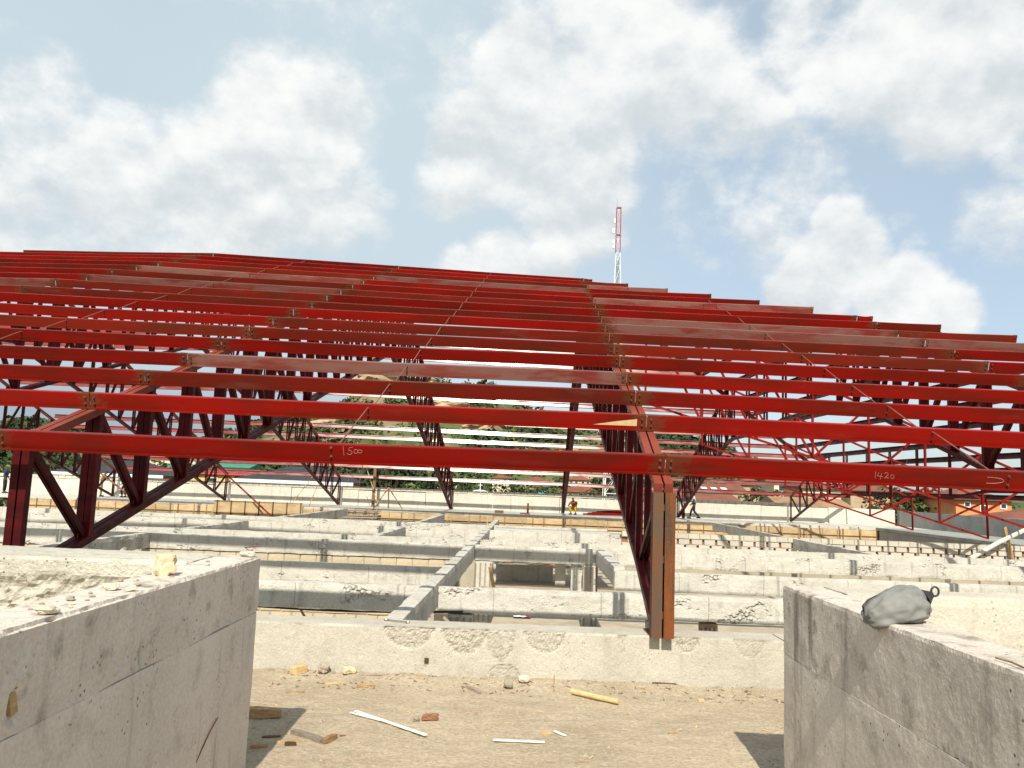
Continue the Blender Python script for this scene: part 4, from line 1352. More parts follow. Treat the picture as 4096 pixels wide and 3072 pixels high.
rock('mortar_lump', (-1.85, 8.80, FZ + .03), (0.06, 0.05, 0.055), 'stone', 'grey mortar lump beside the orange-brown timber block', 'stone', None, 10)

# loose gravel: one scattered mass
V = []; Fc = []
base_v = [(1, 0, 0), (-1, 0, 0), (0, 1, 0), (0, -1, 0), (0, 0, 1), (0, 0, -0.4)]
base_f = [(0, 2, 4), (2, 1, 4), (1, 3, 4), (3, 0, 4), (2, 0, 5), (1, 2, 5), (3, 1, 5), (0, 3, 5)]
for i in range(7500):
    x = rnd.uniform(-2.6, 3.2)
    y = 5.2 + 3.66 * (rnd.random() ** 0.75 if i % 3 else 1 - 0.13 * rnd.random() ** 2)
    if nz((x, y, 0), 1.6, 12) < -0.12 and rnd.random() < 0.8: continue
    s_ = rnd.choice([.005, .006, .008, .010, .013]) * rnd.uniform(.7, 1.3)
    if rnd.random() < 0.045: s_ *= 2.4
    a = rnd.uniform(0, 6.28)
    z = fz(x, y) - 0.004
    b0 = len(V)
    for (vx, vy, vz) in base_v:
        vx *= rnd.uniform(.7, 1.3); vy *= rnd.uniform(.6, 1.1); vz *= rnd.uniform(.5, .9)
        V.append((x + s_ * (vx * math.cos(a) - vy * math.sin(a)), y + s_ * (vx * math.sin(a) + vy * math.cos(a)), z + s_ * vz))
    for f_ in base_f: Fc.append(tuple(b0 + k for k in f_))
tag(obj('gravel', V, Fc, 'stone', org=(0, 0, FZ)), 'scattered gravel and crumbs over the sandy deck', 'gravel', kind='stuff')

mbw = {'timber_pale': MB(), 'timber': MB()}
for i in range(190):
    x = rnd.uniform(-2.3, 3.0)
    y = 5.6 + 3.2 * rnd.random() ** (0.5 if i % 2 else 0.9)
    if i % 3: y = rnd.uniform(8.3, 8.85)
    L = rnd.uniform(.015, .06); a = rnd.uniform(0, 3.14)
    z = fz(x, y) + 0.002
    d_ = Vector((math.cos(a) * L / 2, math.sin(a) * L / 2, rnd.uniform(-.003, .006)))
    mbw['timber' if i % 3 else 'timber_pale'].bar(Vector((x, y, z)) - d_, Vector((x, y, z)) + d_, rnd.uniform(.004, .013), .005)
tag(mbw['timber'].build('wood_shavings', 'timber', org=(0, 7, FZ)), 'brown wood shavings strewn over the deck', 'shavings', kind='stuff')
tag(mbw['timber_pale'].build('wood_shavings', 'timber_pale', org=(0, 7, FZ)), 'pale wood shavings strewn over the deck', 'shavings', kind='stuff')

# mortar dribble standing on the third beam row and starter bars on the far walkway
o = MB().tube([(-9.9, 21.4, -2.35), (-9.88, 21.4, -2.1), (-9.75, 21.4, -1.95), (-9.7, 21.4, -1.80)], [0.09, 0.075, 0.07, 0.05], 8).build('mortar_post', 'conc_rough')
tag(o, 'crooked mortar stump beyond the stained wall', 'stump')
for i in range(16):
    x = rnd.uniform(-14, 20)
    h = rnd.uniform(0.35, 0.7)
    o = MB().tube([(x, 55.12, -0.62), (x + rnd.uniform(-.04, .04), 55.12, -0.62 + h)], 0.012, 5).build('starter_bar', 'rod')
    tag(o, 'thin starter bar sticking up from the far parapet', 'rebar', 'starter bars on the far parapet')
# timber tripod, plank stack, props and poles by the far walkway
t = thing('timber_tripod', 'timber tripod standing on the far walkway edge above the plank rack', 'tripod', (-7.6, 51.2, -1.85))
for (dx, dy) in ((-0.75, -0.9), (1.0, -0.4), (-0.1, 1.0)):
    MB().tube([(-7.45 + dx, 51.2 + dy, -1.86), (-7.45, 51.2, -0.55)], 0.035, 6).build('leg', 'timber', t)
t = thing('plank_rack', 'leaning rack of grey planks below the timber tripod', 'planks', (-9.0, 49.8, -2.6))
for i in range(5):
    MB().bar((-10.2 + 0.02 * i, 49.6 + 0.1 * i, -2.52 + 0.13 * i), (-7.9 + 0.05 * i, 49.6 + 0.1 * i, -2.5 + 0.13 * i), 0.05, 0.08).build('plank', 'timber_grey', t)
for i in range(4):
    MB().bar((-10.1 + 0.65 * i, 49.55, -2.60), (-9.9 + 0.65 * i, 50.2, -1.9), 0.05, 0.04).build('support', 'timber', t)
o = MB().tube([(-7.9, 50.9, -1.86), (-8.9, 51.2, 0.6), (-9.6, 51.4, 2.2)], 0.02, 5).build('timber_pole', 'timber_pale')
tag(o, 'thin slanting pole rising beside the timber tripod', 'pole')
o = MB().tube([(-8.75, 53.5, -1.85), (-8.72, 53.5, 2.9)], [0.11, 0.09], 8).build('timber_mast', 'timber')
tag(o, 'upright brown mast on the far walkway', 'mast')
for i, (x0, x1, y0, y1, z0, z1) in enumerate(((-13.4, -12.2, 50.4, 51.4, -2.0, 0.1), (-12.2, -11.7, 50.4, 51.2, -2.0, 0.0))):
    o = MB().tube([(x0, y0, z0), (x1, y1, z1)], 0.022, 5).build('slant_prop', 'timber_pale')
    tag(o, ['thin pale prop leaning up from the plywood formwork', 'steeper pale prop beside the leaning one at the formwork'][i], 'prop')
o = MB().tube([(-18.9, 51.0, 1.0), (-14.2, 49.5, -2.45)], 0.05, 6).build('diagonal_brace', 'paint_jack')
tag(o, 'long rusty diagonal brace falling to the plywood formwork', 'brace')
o = MB().tube([(-24.3, 47.0, 0.30), (-19.8, 44.0, -1.7)], 0.045, 6).build('diagonal_brace', 'rod')
tag(o, 'grey diagonal brace near the worker in the yellow vest', 'brace')
# raised formwork box on the walkway edge
t = thing('formwork_box', 'raised plywood side form with rusty clamps on the walkway edge', 'formwork', (-15.2, 50.25, -2.6))
MB().box((-15.2, 50.24, -2.05), (5.4, 0.03, 0.72)).build('plywood_sheet', 'plywood', t)
for i in range(7):
    MB().box((-17.7 + 0.85 * i, 50.20, -2.12), (0.07, 0.05, 0.9)).build('clamp', 'timber_dark', t)
# small bits on the far walkway edge
tag(MB().box((-0.5, 51.0, -1.77), (0.55, 0.3, 0.16)).build('dark_box', 'timber_dark'), 'small dark box on the far walkway', 'box')
t = thing('steel_offcut', 'upright rusty steel offcut on the far walkway', 'offcut', (1.1, 51.0, -1.85))
MB().box((1.1, 51.0, -1.82), (0.6, 0.2, 0.06)).build('foot', 'rust', t)
MB().box((1.28, 51.0, -1.50), (0.12, 0.08, 0.64)).build('upright', 'rust', t)
t = thing('steel_angle_pile', 'red steel angles piled on the walkway by the crouching worker', 'steel', (6.3, 53.2, -1.85))
for i in range(4):
    MB().bar((4.9 + 0.3 * i, 53.0 + .1 * i, -1.78 + .05 * i), (8.2 - 0.2 * i, 53.3 + .1 * i, -1.76 + 0.09 * i), 0.12, 0.10).build('angle', 'paint_jack', t)
tag(obj('concrete_stub', *rough_box(8.3, 9.25, 54.1, 54.6, -1.86, -0.72, 0.3, 0.01, 300, 0.01), 'conc_grey'), 'grey stub column on the far walkway past the steel angles', 'column')
# white pole and timber crossing at the hipped end
tag(MB().tube([(18.7, 33.2, -2.3), (19.8, 33.2, -1.65), (21.3, 33.2, -0.9)], [0.09, 0.085, 0.08], 8).build('pale_pole', 'pvc'), 'long pale pole leaning up from the open-jointed block wall', 'pole')
tag(MB().tube([(20.6, 33.35, -2.9), (20.2, 33.35, -1.0)], 0.07, 6).build('timber_prop', 'timber'), 'rough brown prop crossing the long pale pole', 'prop')


# ==================================================================== PEOPLE
def skin(name, V, E, rad, mat, parent, root=0, sub=2):
    me = bpy.data.meshes.new(name)
    org = wl(parent)
    me.from_pydata([tuple(Vector(v) - org) for v in V], E, [])
    me.materials.append(MATS[mat])
    o = bpy.data.objects.new(name, me)
    link(o, parent, org)
    md = o.modifiers.new('Skin', 'SKIN')
    md.use_smooth_shade = True
    sv = me.skin_vertices[0].data
    for i, r in enumerate(rad):
        rr = r if isinstance(r, tuple) else (r, r)
        sv[i].radius = rr
    sv[root].use_root = True
    s = o.modifiers.new('Subdivision', 'SUBSURF')
    s.levels = sub - 1; s.render_levels = sub
    return o


def person(label, loc, face, J, shirt, pants, hat=None, vest=None, shirt_low=None, hair=True):
    """J: joints in the figure's own frame (x right, y forward, z up), feet at 0"""
    t = thing('person', label, 'person', loc)
    c, s_ = math.cos(face), math.sin(face)

    def W_(p):
        return Vector((loc[0] + p[0] * c - p[1] * s_, loc[1] + p[0] * s_ + p[1] * c, loc[2] + p[2]))
    V = []; E = []; rad = []

    def add(p, r, frm=None):
        V.append(W_(p)); rad.append(r)
        if frm is not None: E.append((frm, len(V) - 1))
        return len(V) - 1
    P = J
    i_p = add(P['pelvis'], (0.13, 0.10))
    i_c = add(P['chest'], (0.15, 0.105), i_p)
    i_n = add(P['neck'], 0.055, i_c)
    i_h = add(P['head'], (0.078, 0.090), i_n)
    hd = Vector(P['head']); nk = Vector(P['neck']); up = (hd - nk).normalized()
    i_t = add(hd + up * 0.10, 0.068, i_h)
    add(hd + Vector((0, 0.085, -0.01)), 0.018, i_h)          # nose
    for sd in ('l', 'r'):
        a = add(P['sh_' + sd], 0.060, i_c)
        b = add(P['el_' + sd], 0.043, a)
        w = add(P['wr_' + sd], 0.028, b)
        d = (Vector(P['wr_' + sd]) - Vector(P['el_' + sd])).normalized()
        pm = Vector(P['wr_' + sd]) + d * 0.07
        m_ = add(pm, (0.034, 0.018), w)
        side = d.cross(Vector((0, 1, 0.2))).normalized()
        for k, (o_, L) in enumerate(((-0.03, .06), (-0.01, .075), (0.01, .07), (0.03, .055))):
            add(pm + side * o_ + d * L + Vector((0, 0.012, 0)), 0.009, m_)
        add(pm - d * 0.02 + side * 0.055 + Vector((0, 0.02, 0)), 0.010, w)
        hp = add(P['hip_' + sd], 0.085, i_p)
        kn = add(P['kn_' + sd], 0.058, hp)
        an = add(P['an_' + sd], 0.040, kn)
        ft = Vector(P['an_' + sd])
        add((ft.x, ft.y + 0.15, max(0.035, ft.z - 0.05)), (0.045, 0.030), an)
    skin('body', V, E, rad, 'skin', t)
    # shirt
    V = []; E = []; rad = []
    pv = Vector(P['pelvis']); ch = Vector(P['chest'])
    lo = add(pv.lerp(ch, 0.10), 0.155); a0 = add(ch, 0.165, lo); add(ch.lerp(Vector(P['neck']), 0.62), 0.085, a0)
    for sd in ('l', 'r'):
        a = add(P['sh_' + sd], 0.085, a0)
        add(Vector(P['sh_' + sd]).lerp(Vector(P['el_' + sd]), 0.75), 0.060, a)
    skin('shirt', V, E, rad, shirt, t)
    if shirt_low:
        V = []; E = []; rad = []
        a = add(pv.lerp(ch, -0.05), 0.158); add(pv.lerp(ch, 0.28), 0.160, a)
        skin('shirt_tail', V, E, rad, shirt_low, t)
    if vest:
        V = []; E = []; rad = []
        a = add(pv.lerp(ch, 0.15), 0.165); b = add(ch, 0.178, a); add(ch.lerp(Vector(P['neck']), 0.45), 0.13, b)
        skin('vest', V, E, rad, vest, t)
    V = []; E = []; rad = []
    a0 = add(pv.lerp(ch, 0.08), (0.145, 0.115)); a1 = add(P['pelvis'], (0.15, 0.12), a0)
    for sd in ('l', 'r'):
        a = add(P['hip_' + sd], 0.100, a1); b = add(P['kn_' + sd], 0.075, a); add(Vector(P['an_' + sd]).lerp(Vector(P['kn_' + sd]), 0.12), 0.062, b)
    skin('trousers', V, E, rad, pants, t)
    V = []; E = []; rad = []
    if hat:
        a = add(hd + up * 0.07, 0.098); add(hd + up * 0.135, 0.070, a); add(hd + up * 0.075 + Vector((0, 0.16, 0.0)), (0.06, 0.012), a)
        skin('cap', V, E, rad, hat, t)
    elif hair:
        a = add(hd + up * 0.055 - Vector((0, 0.025, 0)), 0.086); add(hd + up * 0.11, 0.066, a)
        skin('hair', V, E, rad, 'hair', t)
    for sd in ('l', 'r'):
        ft = P['an_' + sd]
        MB().box(W_((ft[0], ft[1] + 0.06, max(0.035, ft[2] - 0.045))), (0.10, 0.26, 0.07), Matrix.Rotation(face, 3, 'Z')).build('shoe', 'cloth_dark', t)
    return t


STAND = dict(pelvis=(0, 0, .93), chest=(0, .02, 1.30), neck=(0, .02, 1.48), head=(0, .04, 1.58), sh_l=(-.19, .02, 1.40), sh_r=(.19, .02, 1.40), el_l=(-.25, .02, 1.12), el_r=(.25, .02, 1.12),
             wr_l=(-.24, .14, .90), wr_r=(.24, .14, .90), hip_l=(-.10, 0, .88), hip_r=(.10, 0, .88), kn_l=(-.11, .02, .48), kn_r=(.11, .02, .48), an_l=(-.11, 0, .08), an_r=(.11, 0, .08))
J = dict(STAND); J.update(kn_l=(-.10, .22, .50), an_l=(-.10, .30, .09), kn_r=(.10, -.02, .48), an_r=(.10, -.36, .12), el_l=(-.25, .06, 1.13), wr_l=(-.22, .24, .95), el_r=(.25, -.10, 1.13), wr_r=(.23, .10, .93), chest=(0, .05, 1.30), neck=(0, .07, 1.47), head=(0, .11, 1.57), sh_l=(-.19, .05, 1.40), sh_r=(.19, .05, 1.40))
person('walking worker in a green cap and white shirt on the far walkway', (12.15, 53.4, -1.835), R(90), J, 'cloth_white', 'cloth_dark', hat='cap_green', shirt_low='cloth_blue')
tag(MB().box((11.45, 53.4, -1.50), (0.16, 0.2, 0.70)).build('red_post', 'paint_truss'), 'short dark red steel post before the walking worker', 'post')
J = dict(STAND); J.update(pelvis=(0, -.10, .36), chest=(0, .10, .68), neck=(0, .20, .86), head=(0, .25, .95), sh_l=(-.19, .14, .78), sh_r=(.19, .14, .78), el_l=(-.25, .34, .58), wr_l=(-.16, .55, .48), el_r=(.25, .34, .60), wr_r=(.16, .55, .55),
                          hip_l=(-.11, -.06, .34), hip_r=(.11, -.06, .34), kn_l=(-.20, .36, .50), kn_r=(.20, .36, .50), an_l=(-.17, .16, .08), an_r=(.17, .16, .08))
person('crouching worker in a rust brown shirt and yellow vest by the red steel angles', (4.35, 53.2, -1.835), R(150), J, 'cloth_brown', 'cloth_yellow', vest=None, shirt_low='cloth_yellow')
J = dict(STAND); J.update(chest=(0, .10, 1.28), neck=(0, .16, 1.45), head=(0, .22, 1.53), sh_l=(-.19, .12, 1.37), sh_r=(.19, .12, 1.37), el_l=(-.22, .34, 1.28), wr_l=(-.12, .52, 1.40), el_r=(.24, .30, 1.18), wr_r=(.14, .52, 1.22))
person('standing worker in a yellow vest by the foot of a far truss', (-26.5, 53.5, -1.84), R(-60), J, 'cloth_olive', 'cloth_olive', vest='cloth_yellow')
J = dict(STAND); J.update(pelvis=(0, -.18, .84), chest=(0, .12, 1.10), neck=(0, .26, 1.22), head=(0, .33, 1.30), sh_l=(-.19, .16, 1.18), sh_r=(.19, .16, 1.18), el_l=(-.24, .38, 1.30), wr_l=(-.16, .52, 1.52), el_r=(.24, .36, 1.00), wr_r=(.16, .50, .86),
                          hip_l=(-.10, -.16, .80), hip_r=(.10, -.16, .80), kn_l=(-.12, .10, .47), kn_r=(.12, .10, .47), an_l=(-.12, -.04, .08), an_r=(.12, -.04, .08))
person('stooping worker in a teal and pink shirt reaching up to a far truss', (-25.0, 53.5, -1.84), R(60), J, 'cloth_teal', 'cloth_dark', shirt_low='cloth_pink')
person('worker in a blue shirt at the shaded end of the far walkway', (-32.6, 53.2, -1.84), R(-80), dict(STAND), 'cloth_blue', 'cloth_dark')

# ==================================================================== TOWN AND HILL
def leafcloud(mb, c, rad, n, size, rg):
    for i in range(n):
        while True:
            p = Vector((rg.uniform(-1, 1), rg.uniform(-1, 1), rg.uniform(-1, 1)))
            if 0.25 < p.length < 1: break
        p = Vector((p.x * rad[0], p.y * rad[1], p.z * rad[2])) + c
        a = Vector((rg.uniform(-1, 1), rg.uniform(-1, 1), rg.uniform(-.6, .6))).normalized()
        b = a.cross(Vector((rg.uniform(-1, 1), rg.uniform(-1, 1), rg.uniform(-1, 1)))).normalized()
        s_ = size * rg.uniform(.6, 1.3)
        k = len(mb.v)
        mb.v += [p - a * s_ - b * s_ * .5, p + a * s_ * .2 - b * s_ * .6, p + a * s_, p + b * s_ * .6]
        mb.f.append((k, k + 1, k + 2, k + 3))


def tree_proto(seed, h, spread, clumps, dens, leaf, low=0.25):
    """trunk mesh and crown mesh of a tree h tall"""
    rg = random.Random(seed)
    tk = MB(); cr = MB()
    tk.tube([(0, 0, -0.3), (0.05 * h * rg.uniform(-.4, .4), 0, h * .3), (0.06 * h * rg.uniform(-.6, .6), 0.03 * h, h * .62), (0.02 * h, 0.02 * h, h * .85)], [h * .030, h * .024, h * .015, h * .006], 7)
    for i in range(clumps):
        f = low + (1 - low) * (i + 0.5) / clumps
        ang = i * 2.4 + rg.uniform(-.5, .5)
        rr = spread * math.sin(math.pi * (0.18 + 0.74 * (f - low) / (1 - low))) * rg.uniform(.45, 1.0)
        c = Vector((math.cos(ang) * rr, math.sin(ang) * rr, h * f * 0.97))
        tk.tube([(0, 0, h * (f * .55 + .08)), (c.x * .5, c.y * .5, c.z * .88), tuple(c)], [h * .010, h * .006, h * .003], 4, cap=False)
        s_ = spread * rg.uniform(.28, .48)
        leafcloud(cr, c, (s_, s_, s_ * .68), dens, leaf, rg)
    out_ = []
    for mbx, nm in ((tk, 'trunk'), (cr, 'crown')):
        me = bpy.data.meshes.new(nm); me.from_pydata([tuple(v) for v in mbx.v], [], mbx.f); out_.append(me)
    return out_


PROT = [tree_proto(11, 8.0, 3.6, 22, 60, .26), tree_proto(12, 8.0, 2.8, 18, 60, .26), tree_proto(13, 8.0, 4.6, 24, 55, .28, .38), tree_proto(14, 8.0, 2.2, 16, 60, .24, .15)]


def tree(x, y, ztop_, kind, mat, label, group='trees of the town', minh=4.0, wide=1.0):
    zg = terr(x, y) - 0.2
    h = max(minh, ztop_ - zg)
    t = thing('tree', label, 'tree', (x, y, zg), group)
    tm, cm = PROT[kind]
    s_ = h / 8.0
    for me, nm, mt in ((tm, 'trunk', 'trunk'), (cm, 'crown', mat)):
        m2 = LEAFM.get((kind, nm, mt))
        if m2 is None:
            m2 = me.copy(); m2.materials.append(MATS[mt]); LEAFM[(kind, nm, mt)] = m2
        o = bpy.data.objects.new(nm, m2); COL.objects.link(o); o.parent = t; WL[o.name] = Vector((x, y, zg))
    t.scale = (s_ * wide, s_ * wide, s_)
    t.rotation_euler = (0, 0, rnd.uniform(0, 6.28))
    return t


LEAFM = {}
TREES = [(-71.8, 425, 54.0, 1, 'leaf_dark', 'tall lone tree on the bare crest of the hill'), (-11.2, 425, 52.5, 2, 'leaf_dark', 'round tree on the hill crest beyond the long bare rock'),
         (2.3, 425, 43.5, 2, 'leaf_dark', 'round tree where the hill crest drops away'), (109.6, 400, 22.2, 0, 'leaf_dark', 'large dark tree on the tail end of the hill'),
         (102.2, 400, 20.1, 0, 'leaf_dark', 'smaller dark tree beside the large one on the tail of the hill'), (-126.3, 400, 26.2, 2, 'leaf_dark', 'spreading tree at the low shoulder of the hill behind the shaded truss'),
         (-225.7, 420, 19.0, 0, 'leaf_dark', 'bushy tree on the low far hill'), (-119.0, 410, 29.5, 1, 'leaf_mid', 'upright tree on the shoulder of the hill'),
         (-17.9, 100, 1.9, 0, 'leaf_dark', 'dense tree behind the far parapet next to the black roofed house'), (-14.1, 95, 1.9, 0, 'leaf_dark', 'dense tree behind the brown mast'),
         (-11.5, 100, 1.7, 1, 'leaf_dark', 'dense dark tree behind the parapet just past the brown mast'), (-9.0, 104, 0.9, 0, 'leaf_dark', 'lower dense tree at the end of the clump past the brown mast'),
         (-20.5, 98, 1.2, 0, 'leaf_dark', 'dense tree overhanging the end of the black roof'), (-8.6, 160, 2.4, 2, 'leaf_mid', 'mid green tree above the brown roofs behind the parapet'),
         (-5.0, 105, -0.1, 0, 'leaf_mid', 'bushy tree behind the parapet next to the pale dome'), (-10.2, 88, -0.4, 3, 'leaf_light', 'light green shrub peeping over the far parapet'),
         (1.0, 120, 0.3, 0, 'leaf_dark', 'dark tree behind the parapet between the dome and the blue shop'), (4.4, 112, -0.6, 2, 'leaf_mid', 'palm-like low tree in front of the blue shop'),
         (18.6, 150, 3.2, 1, 'leaf_mid', 'tree beside the yellow two-storey house'), (32.0, 105, 0.7, 3, 'leaf_dark', 'rounded green tree between the rusty roofs, first of three'),
         (35.2, 108, 0.45, 3, 'leaf_mid', 'rounded green tree between the rusty roofs, second of three'), (39.6, 112, 0.4, 3, 'leaf_mid', 'rounded green tree between the rusty roofs, third of three'),
         (47.3, 100, 1.0, 0, 'leaf_mid', 'broad tree behind the hipped end beside the cream wall'), (46.7, 92, 0.1, 0, 'leaf_light', 'lower broad tree before the cream wall at the hipped end'),
         (51.0, 101, 0.9, 0, 'leaf_mid', 'broad tree behind the jack trusses of the hipped end'), (-55.5, 130, 1.2, 0, 'leaf_mid', 'tree behind the green roofed houses'), (-41.6, 80, -0.5, 3, 'leaf_dark', 'dark bush beside the dark roof with white eaves'),
         (-48.2, 80, -0.5, 0, 'leaf_mid', 'mid green bush at the shaded end of the far parapet'), (-33.0, 100, -0.3, 3, 'leaf_dark', 'narrow dark bush between the red roof and the black roof'),
         (68.6, 130, 1.1, 0, 'leaf_mid', 'tree behind the orange house'), (67.1, 110, -0.7, 0, 'leaf_light', 'hedge-like bush past the orange house'), (-30.7, 140, 2.4, 2, 'leaf_mid', 'wide tree rising behind the black roof'),
         (-22, 150, 3.4, 0, 'leaf_mid', 'tree high behind the black roof, on the hill foot'), (-46, 190, 5.0, 0, 'leaf_dark', 'dark tree on the hill foot behind the green roofs'), (-84, 150, 3.0, 2, 'leaf_mid', 'spreading tree behind the dark roof with white eaves'), (-60, 88, 0.4, 0, 'leaf_dark', 'dense tree at the end of the dark roof with white eaves'),
         (11.2, 170, 1.6, 1, 'leaf_mid', 'small tree beside the blue shop'), (26, 120, 0.2, 3, 'leaf_dark', 'bush below the rusty roof with skylights'), (40, 200, 4.0, 0, 'leaf_dark', 'tree on the hill foot above the skylight roof'), (58, 190, 3.0, 0, 'leaf_dark', 'tree beyond the two-storey cream house')]
for (x, y, z, kd, mt, lb) in TREES:
    tree(x, y, z, kd, mt, lb)

# scrub and woodland covering the hillside: one mass
rg = random.Random(5)
mbs = {k: MB() for k in ('leaf_dark', 'leaf_mid', 'leaf_light')}
cnt = 0
while cnt < 6500:
    y = rg.uniform(170, 470); t_ = rg.uniform(-0.72, 0.40)
    x = t_ * y
    v_ = noise.noise(Vector((x * 0.020, y * 0.020, 7))) + 0.5 * noise.noise(Vector((x * 0.06, y * 0.06, 2)))
    if v_ < 0.02 and rg.random() < 0.90: continue
    h = rg.uniform(1.0, 3.6) * (1.6 if v_ > 0.3 else 1.0)
    z = terr(x, y)
    c = Vector((x, y, z + h * .5))
    k = 'leaf_dark' if v_ > 0.22 else ('leaf_mid' if rg.random() < .6 else 'leaf_light')
    leafcloud(mbs[k], c, (h * .75, h * .75, h * .6), 13, h * .30, rg)
    cnt += 1
for k, lb in (('leaf_dark', 'dark woodland patches covering the hillside'), ('leaf_mid', 'mid green scrub covering the hillside'), ('leaf_light', 'light green scrub on the open parts of the hillside')):
    tag(mbs[k].build('hillside_scrub', k, org=(0, 300, 0)), lb, 'scrub', kind='stuff')

# granite outcrops on the hill
for i, (x, y, s_, lb) in enumerate(((-58, 400, 22, 'long bare granite dome on the hill crest'), (-30, 330, 12, 'pale granite slab in the middle of the hillside'), (-12, 300, 9, 'granite slab low on the hillside above the trees'), (20, 320, 8, 'granite slab on the hillside past the white gap'), (62, 380, 10, 'granite face on the tail of the hill'), (-75, 330, 9, 'granite slab on the shaded side of the hill'))):
    rock('granite_outcrop', (x, y, terr(x, y) - s_ * .12), (s_, s_ * .7, s_ * .22), 'granite' if 'granite' in MATS else 'wall_tan', lb, 'rock', None, 40 + i, rg.uniform(0, 3))


def house(name, label, x0, x1, Y, ez, rz, wall, roof, depth=8.0, kind='hip', wins=(), fascia=None, over=0.5, group=None, ang=0.0):
    zg = terr((x0 + x1) / 2, Y) - 0.3
    t = thing(name, label, 'house', ((x0 + x1) / 2, Y + depth / 2, zg), group)
    MB().box(((x0 + x1) / 2, Y + depth / 2, (zg + ez) / 2), (x1 - x0, depth, ez - zg)).build('wall', wall, t)
    a0, a1, b0, b1 = x0 - over, x1 + over, Y - over, Y + depth + over
    ym = (b0 + b1) / 2
    e = ez - 0.05
    if kind == 'hip':
        ins = min((a1 - a0) * .48, (b1 - b0) * .45)
        V = [(a0, b0, e), (a1, b0, e), (a1, b1, e), (a0, b1, e), (a0 + ins, ym, rz), (a1 - ins, ym, rz)]
        Fc = [(0, 1, 5, 4), (1, 2, 5), (2, 3, 4, 5), (3, 0, 4), (3, 2, 1, 0)]
    elif kind == 'gable':
        V = [(a0, b0, e), (a1, b0, e), (a1, b1, e), (a0, b1, e), (a0, ym, rz), (a1, ym, rz)]
        Fc = [(0, 1, 5, 4), (1, 2, 5), (2, 3, 4, 5), (3, 0, 4), (3, 2, 1, 0)]
    else:   # mono pitch
        V = [(a0, b0, e), (a1, b0, e), (a1, b1, e), (a0, b1, e), (a0, b0, e + .15), (a1, b0, e + .15), (a1, b1, rz), (a0, b1, rz)]
        Fc = [(3, 2, 1, 0), (4, 5, 6, 7), (0, 1, 5, 4), (1, 2, 6, 5), (2, 3, 7, 6), (3, 0, 4, 7)]
    ro = obj('roof', V, Fc, roof, t)
    if fascia:
        MB().box(((a0 + a1) / 2, b0 - 0.03, e - 0.12), (a1 - a0 + .1, 0.06, 0.34)).build('fascia', fascia, t)
    for (fx, wz, ww, wh) in wins:
        x = x0 + (x1 - x0) * fx
        w_ = MB().box((x, Y - 0.02, ez - wz), (ww, 0.06, wh)).build('window', 'glass', t)
        mbx = MB()
        for sx in (-1, 1): mbx.box((x + sx * (ww / 2 + .05), Y - 0.03, ez - wz), (0.1, 0.1, wh + .2))
        for sz in (-1, 1): mbx.box((x, Y - 0.03, ez - wz + sz * (wh / 2 + .05)), (ww, 0.098, 0.1))
        mbx.build('frame', 'fascia', w_)
    return t


house('black_roofed_house', 'long house with black tiled hip roof, white eaves and orange walls', -27.9, -16.6, 85, -0.55, 0.95, 'wall_orange', 'roof_black', 9, 'hip', [(.25, 1.3, 1.2, 1.0), (.7, 1.3, 1.2, 1.0)], 'fascia', 0.6)
house('dark_roofed_house', 'house with dark roof and white eaves behind the worker in the yellow vest', -52.7, -40.4, 95, -0.6, 1.0, 'wall_orange', 'roof_black', 9, 'hip', [(.3, 1.4, 1.2, 1.0)], 'fascia', 0.6)
house('green_roofed_house', 'cream house with a green metal roof', -55.9, -47.9, 150, 1.0, 1.75, 'wall_cream', 'roof_green', 8, 'gable', [(.3, 1.0, 1.0, 1.0), (.75, 1.0, 1.0, 1.0)])
house('green_roofed_house', 'smaller cream house with a green roof at the end of the green roofs', -62.5, -56.8, 146, 0.5, 1.3, 'wall_cream', 'roof_green', 8, 'gable', [(.5, 1.0, 1.0, 1.0)])
house('red_roofed_house', 'yellow house with a bright red metal roof', -44.8, -34.5, 110, -0.25, 0.45, 'wall_yellow', 'roof_red', 8, 'gable', [(.5, 1.0, 1.1, .9)])
house('yellow_house', 'two-storey yellow house with dark windows and a brown hip roof', 15.5, 21.1, 210, 1.55, 2.9, 'wall_yellow', 'roof_rust', 7, 'hip', [(.12, .9, .7, 1.0), (.35, .9, .7, 1.0), (.65, .9, .7, 1.0), (.88, .9, .7, 1.0)])
house('brown_roofed_house', 'house with a broad brown hip roof and a yellow wall just over the parapet', 10.0, 17.2, 150, -1.08, 0.25, 'wall_yellow', 'roof_rust', 8, 'hip', [(.2, .7, .6, .7), (.45, .7, .6, .7), (.7, .7, .6, .7)])
house('unfinished_house', 'unfinished tan house with open window holes on the slope', 19.4, 26.8, 260, 4.2, 5.2, 'wall_tan', 'roof_tan', 8, 'mono', [(.2, .9, .9, .9), (.5, .9, .9, .9), (.8, .9, .9, .9)])
house('blue_shop', 'small shop with a bright blue wall', 5.5, 8.5, 170, -0.5, -0.15, 'wall_blue', 'roof_rust', 6, 'mono', [(.5, .6, 1.0, .6)])
house('rusty_house', 'long rusty roof with pale skylight sheets', 29.5, 37.6, 130, 0.05, 1.2, 'wall_tan', 'roof_rust', 9, 'gable')
for i in range(3):
    p = Vector((31.4 + 1.55 * i, 128.0 + 2.0, 0.50))
    t_ = MB().bar((30.9 + 1.6 * i, 131.2, 0.46), (31.8 + 1.6 * i, 131.2, 0.46), 1.2, 0.04, (0, 1, 0.23)).build('skylight_sheet', 'white_metal')
    tag(t_, 'pale skylight sheet on the long rusty roof', 'roof sheet', 'skylight sheets on the rusty roof')
house('rusty_house', 'rusty hip-roofed house on the slope above the row of rounded trees', 47.6, 54.4, 170, 1.55, 3.1, 'wall_tan', 'roof_rust', 8, 'hip')
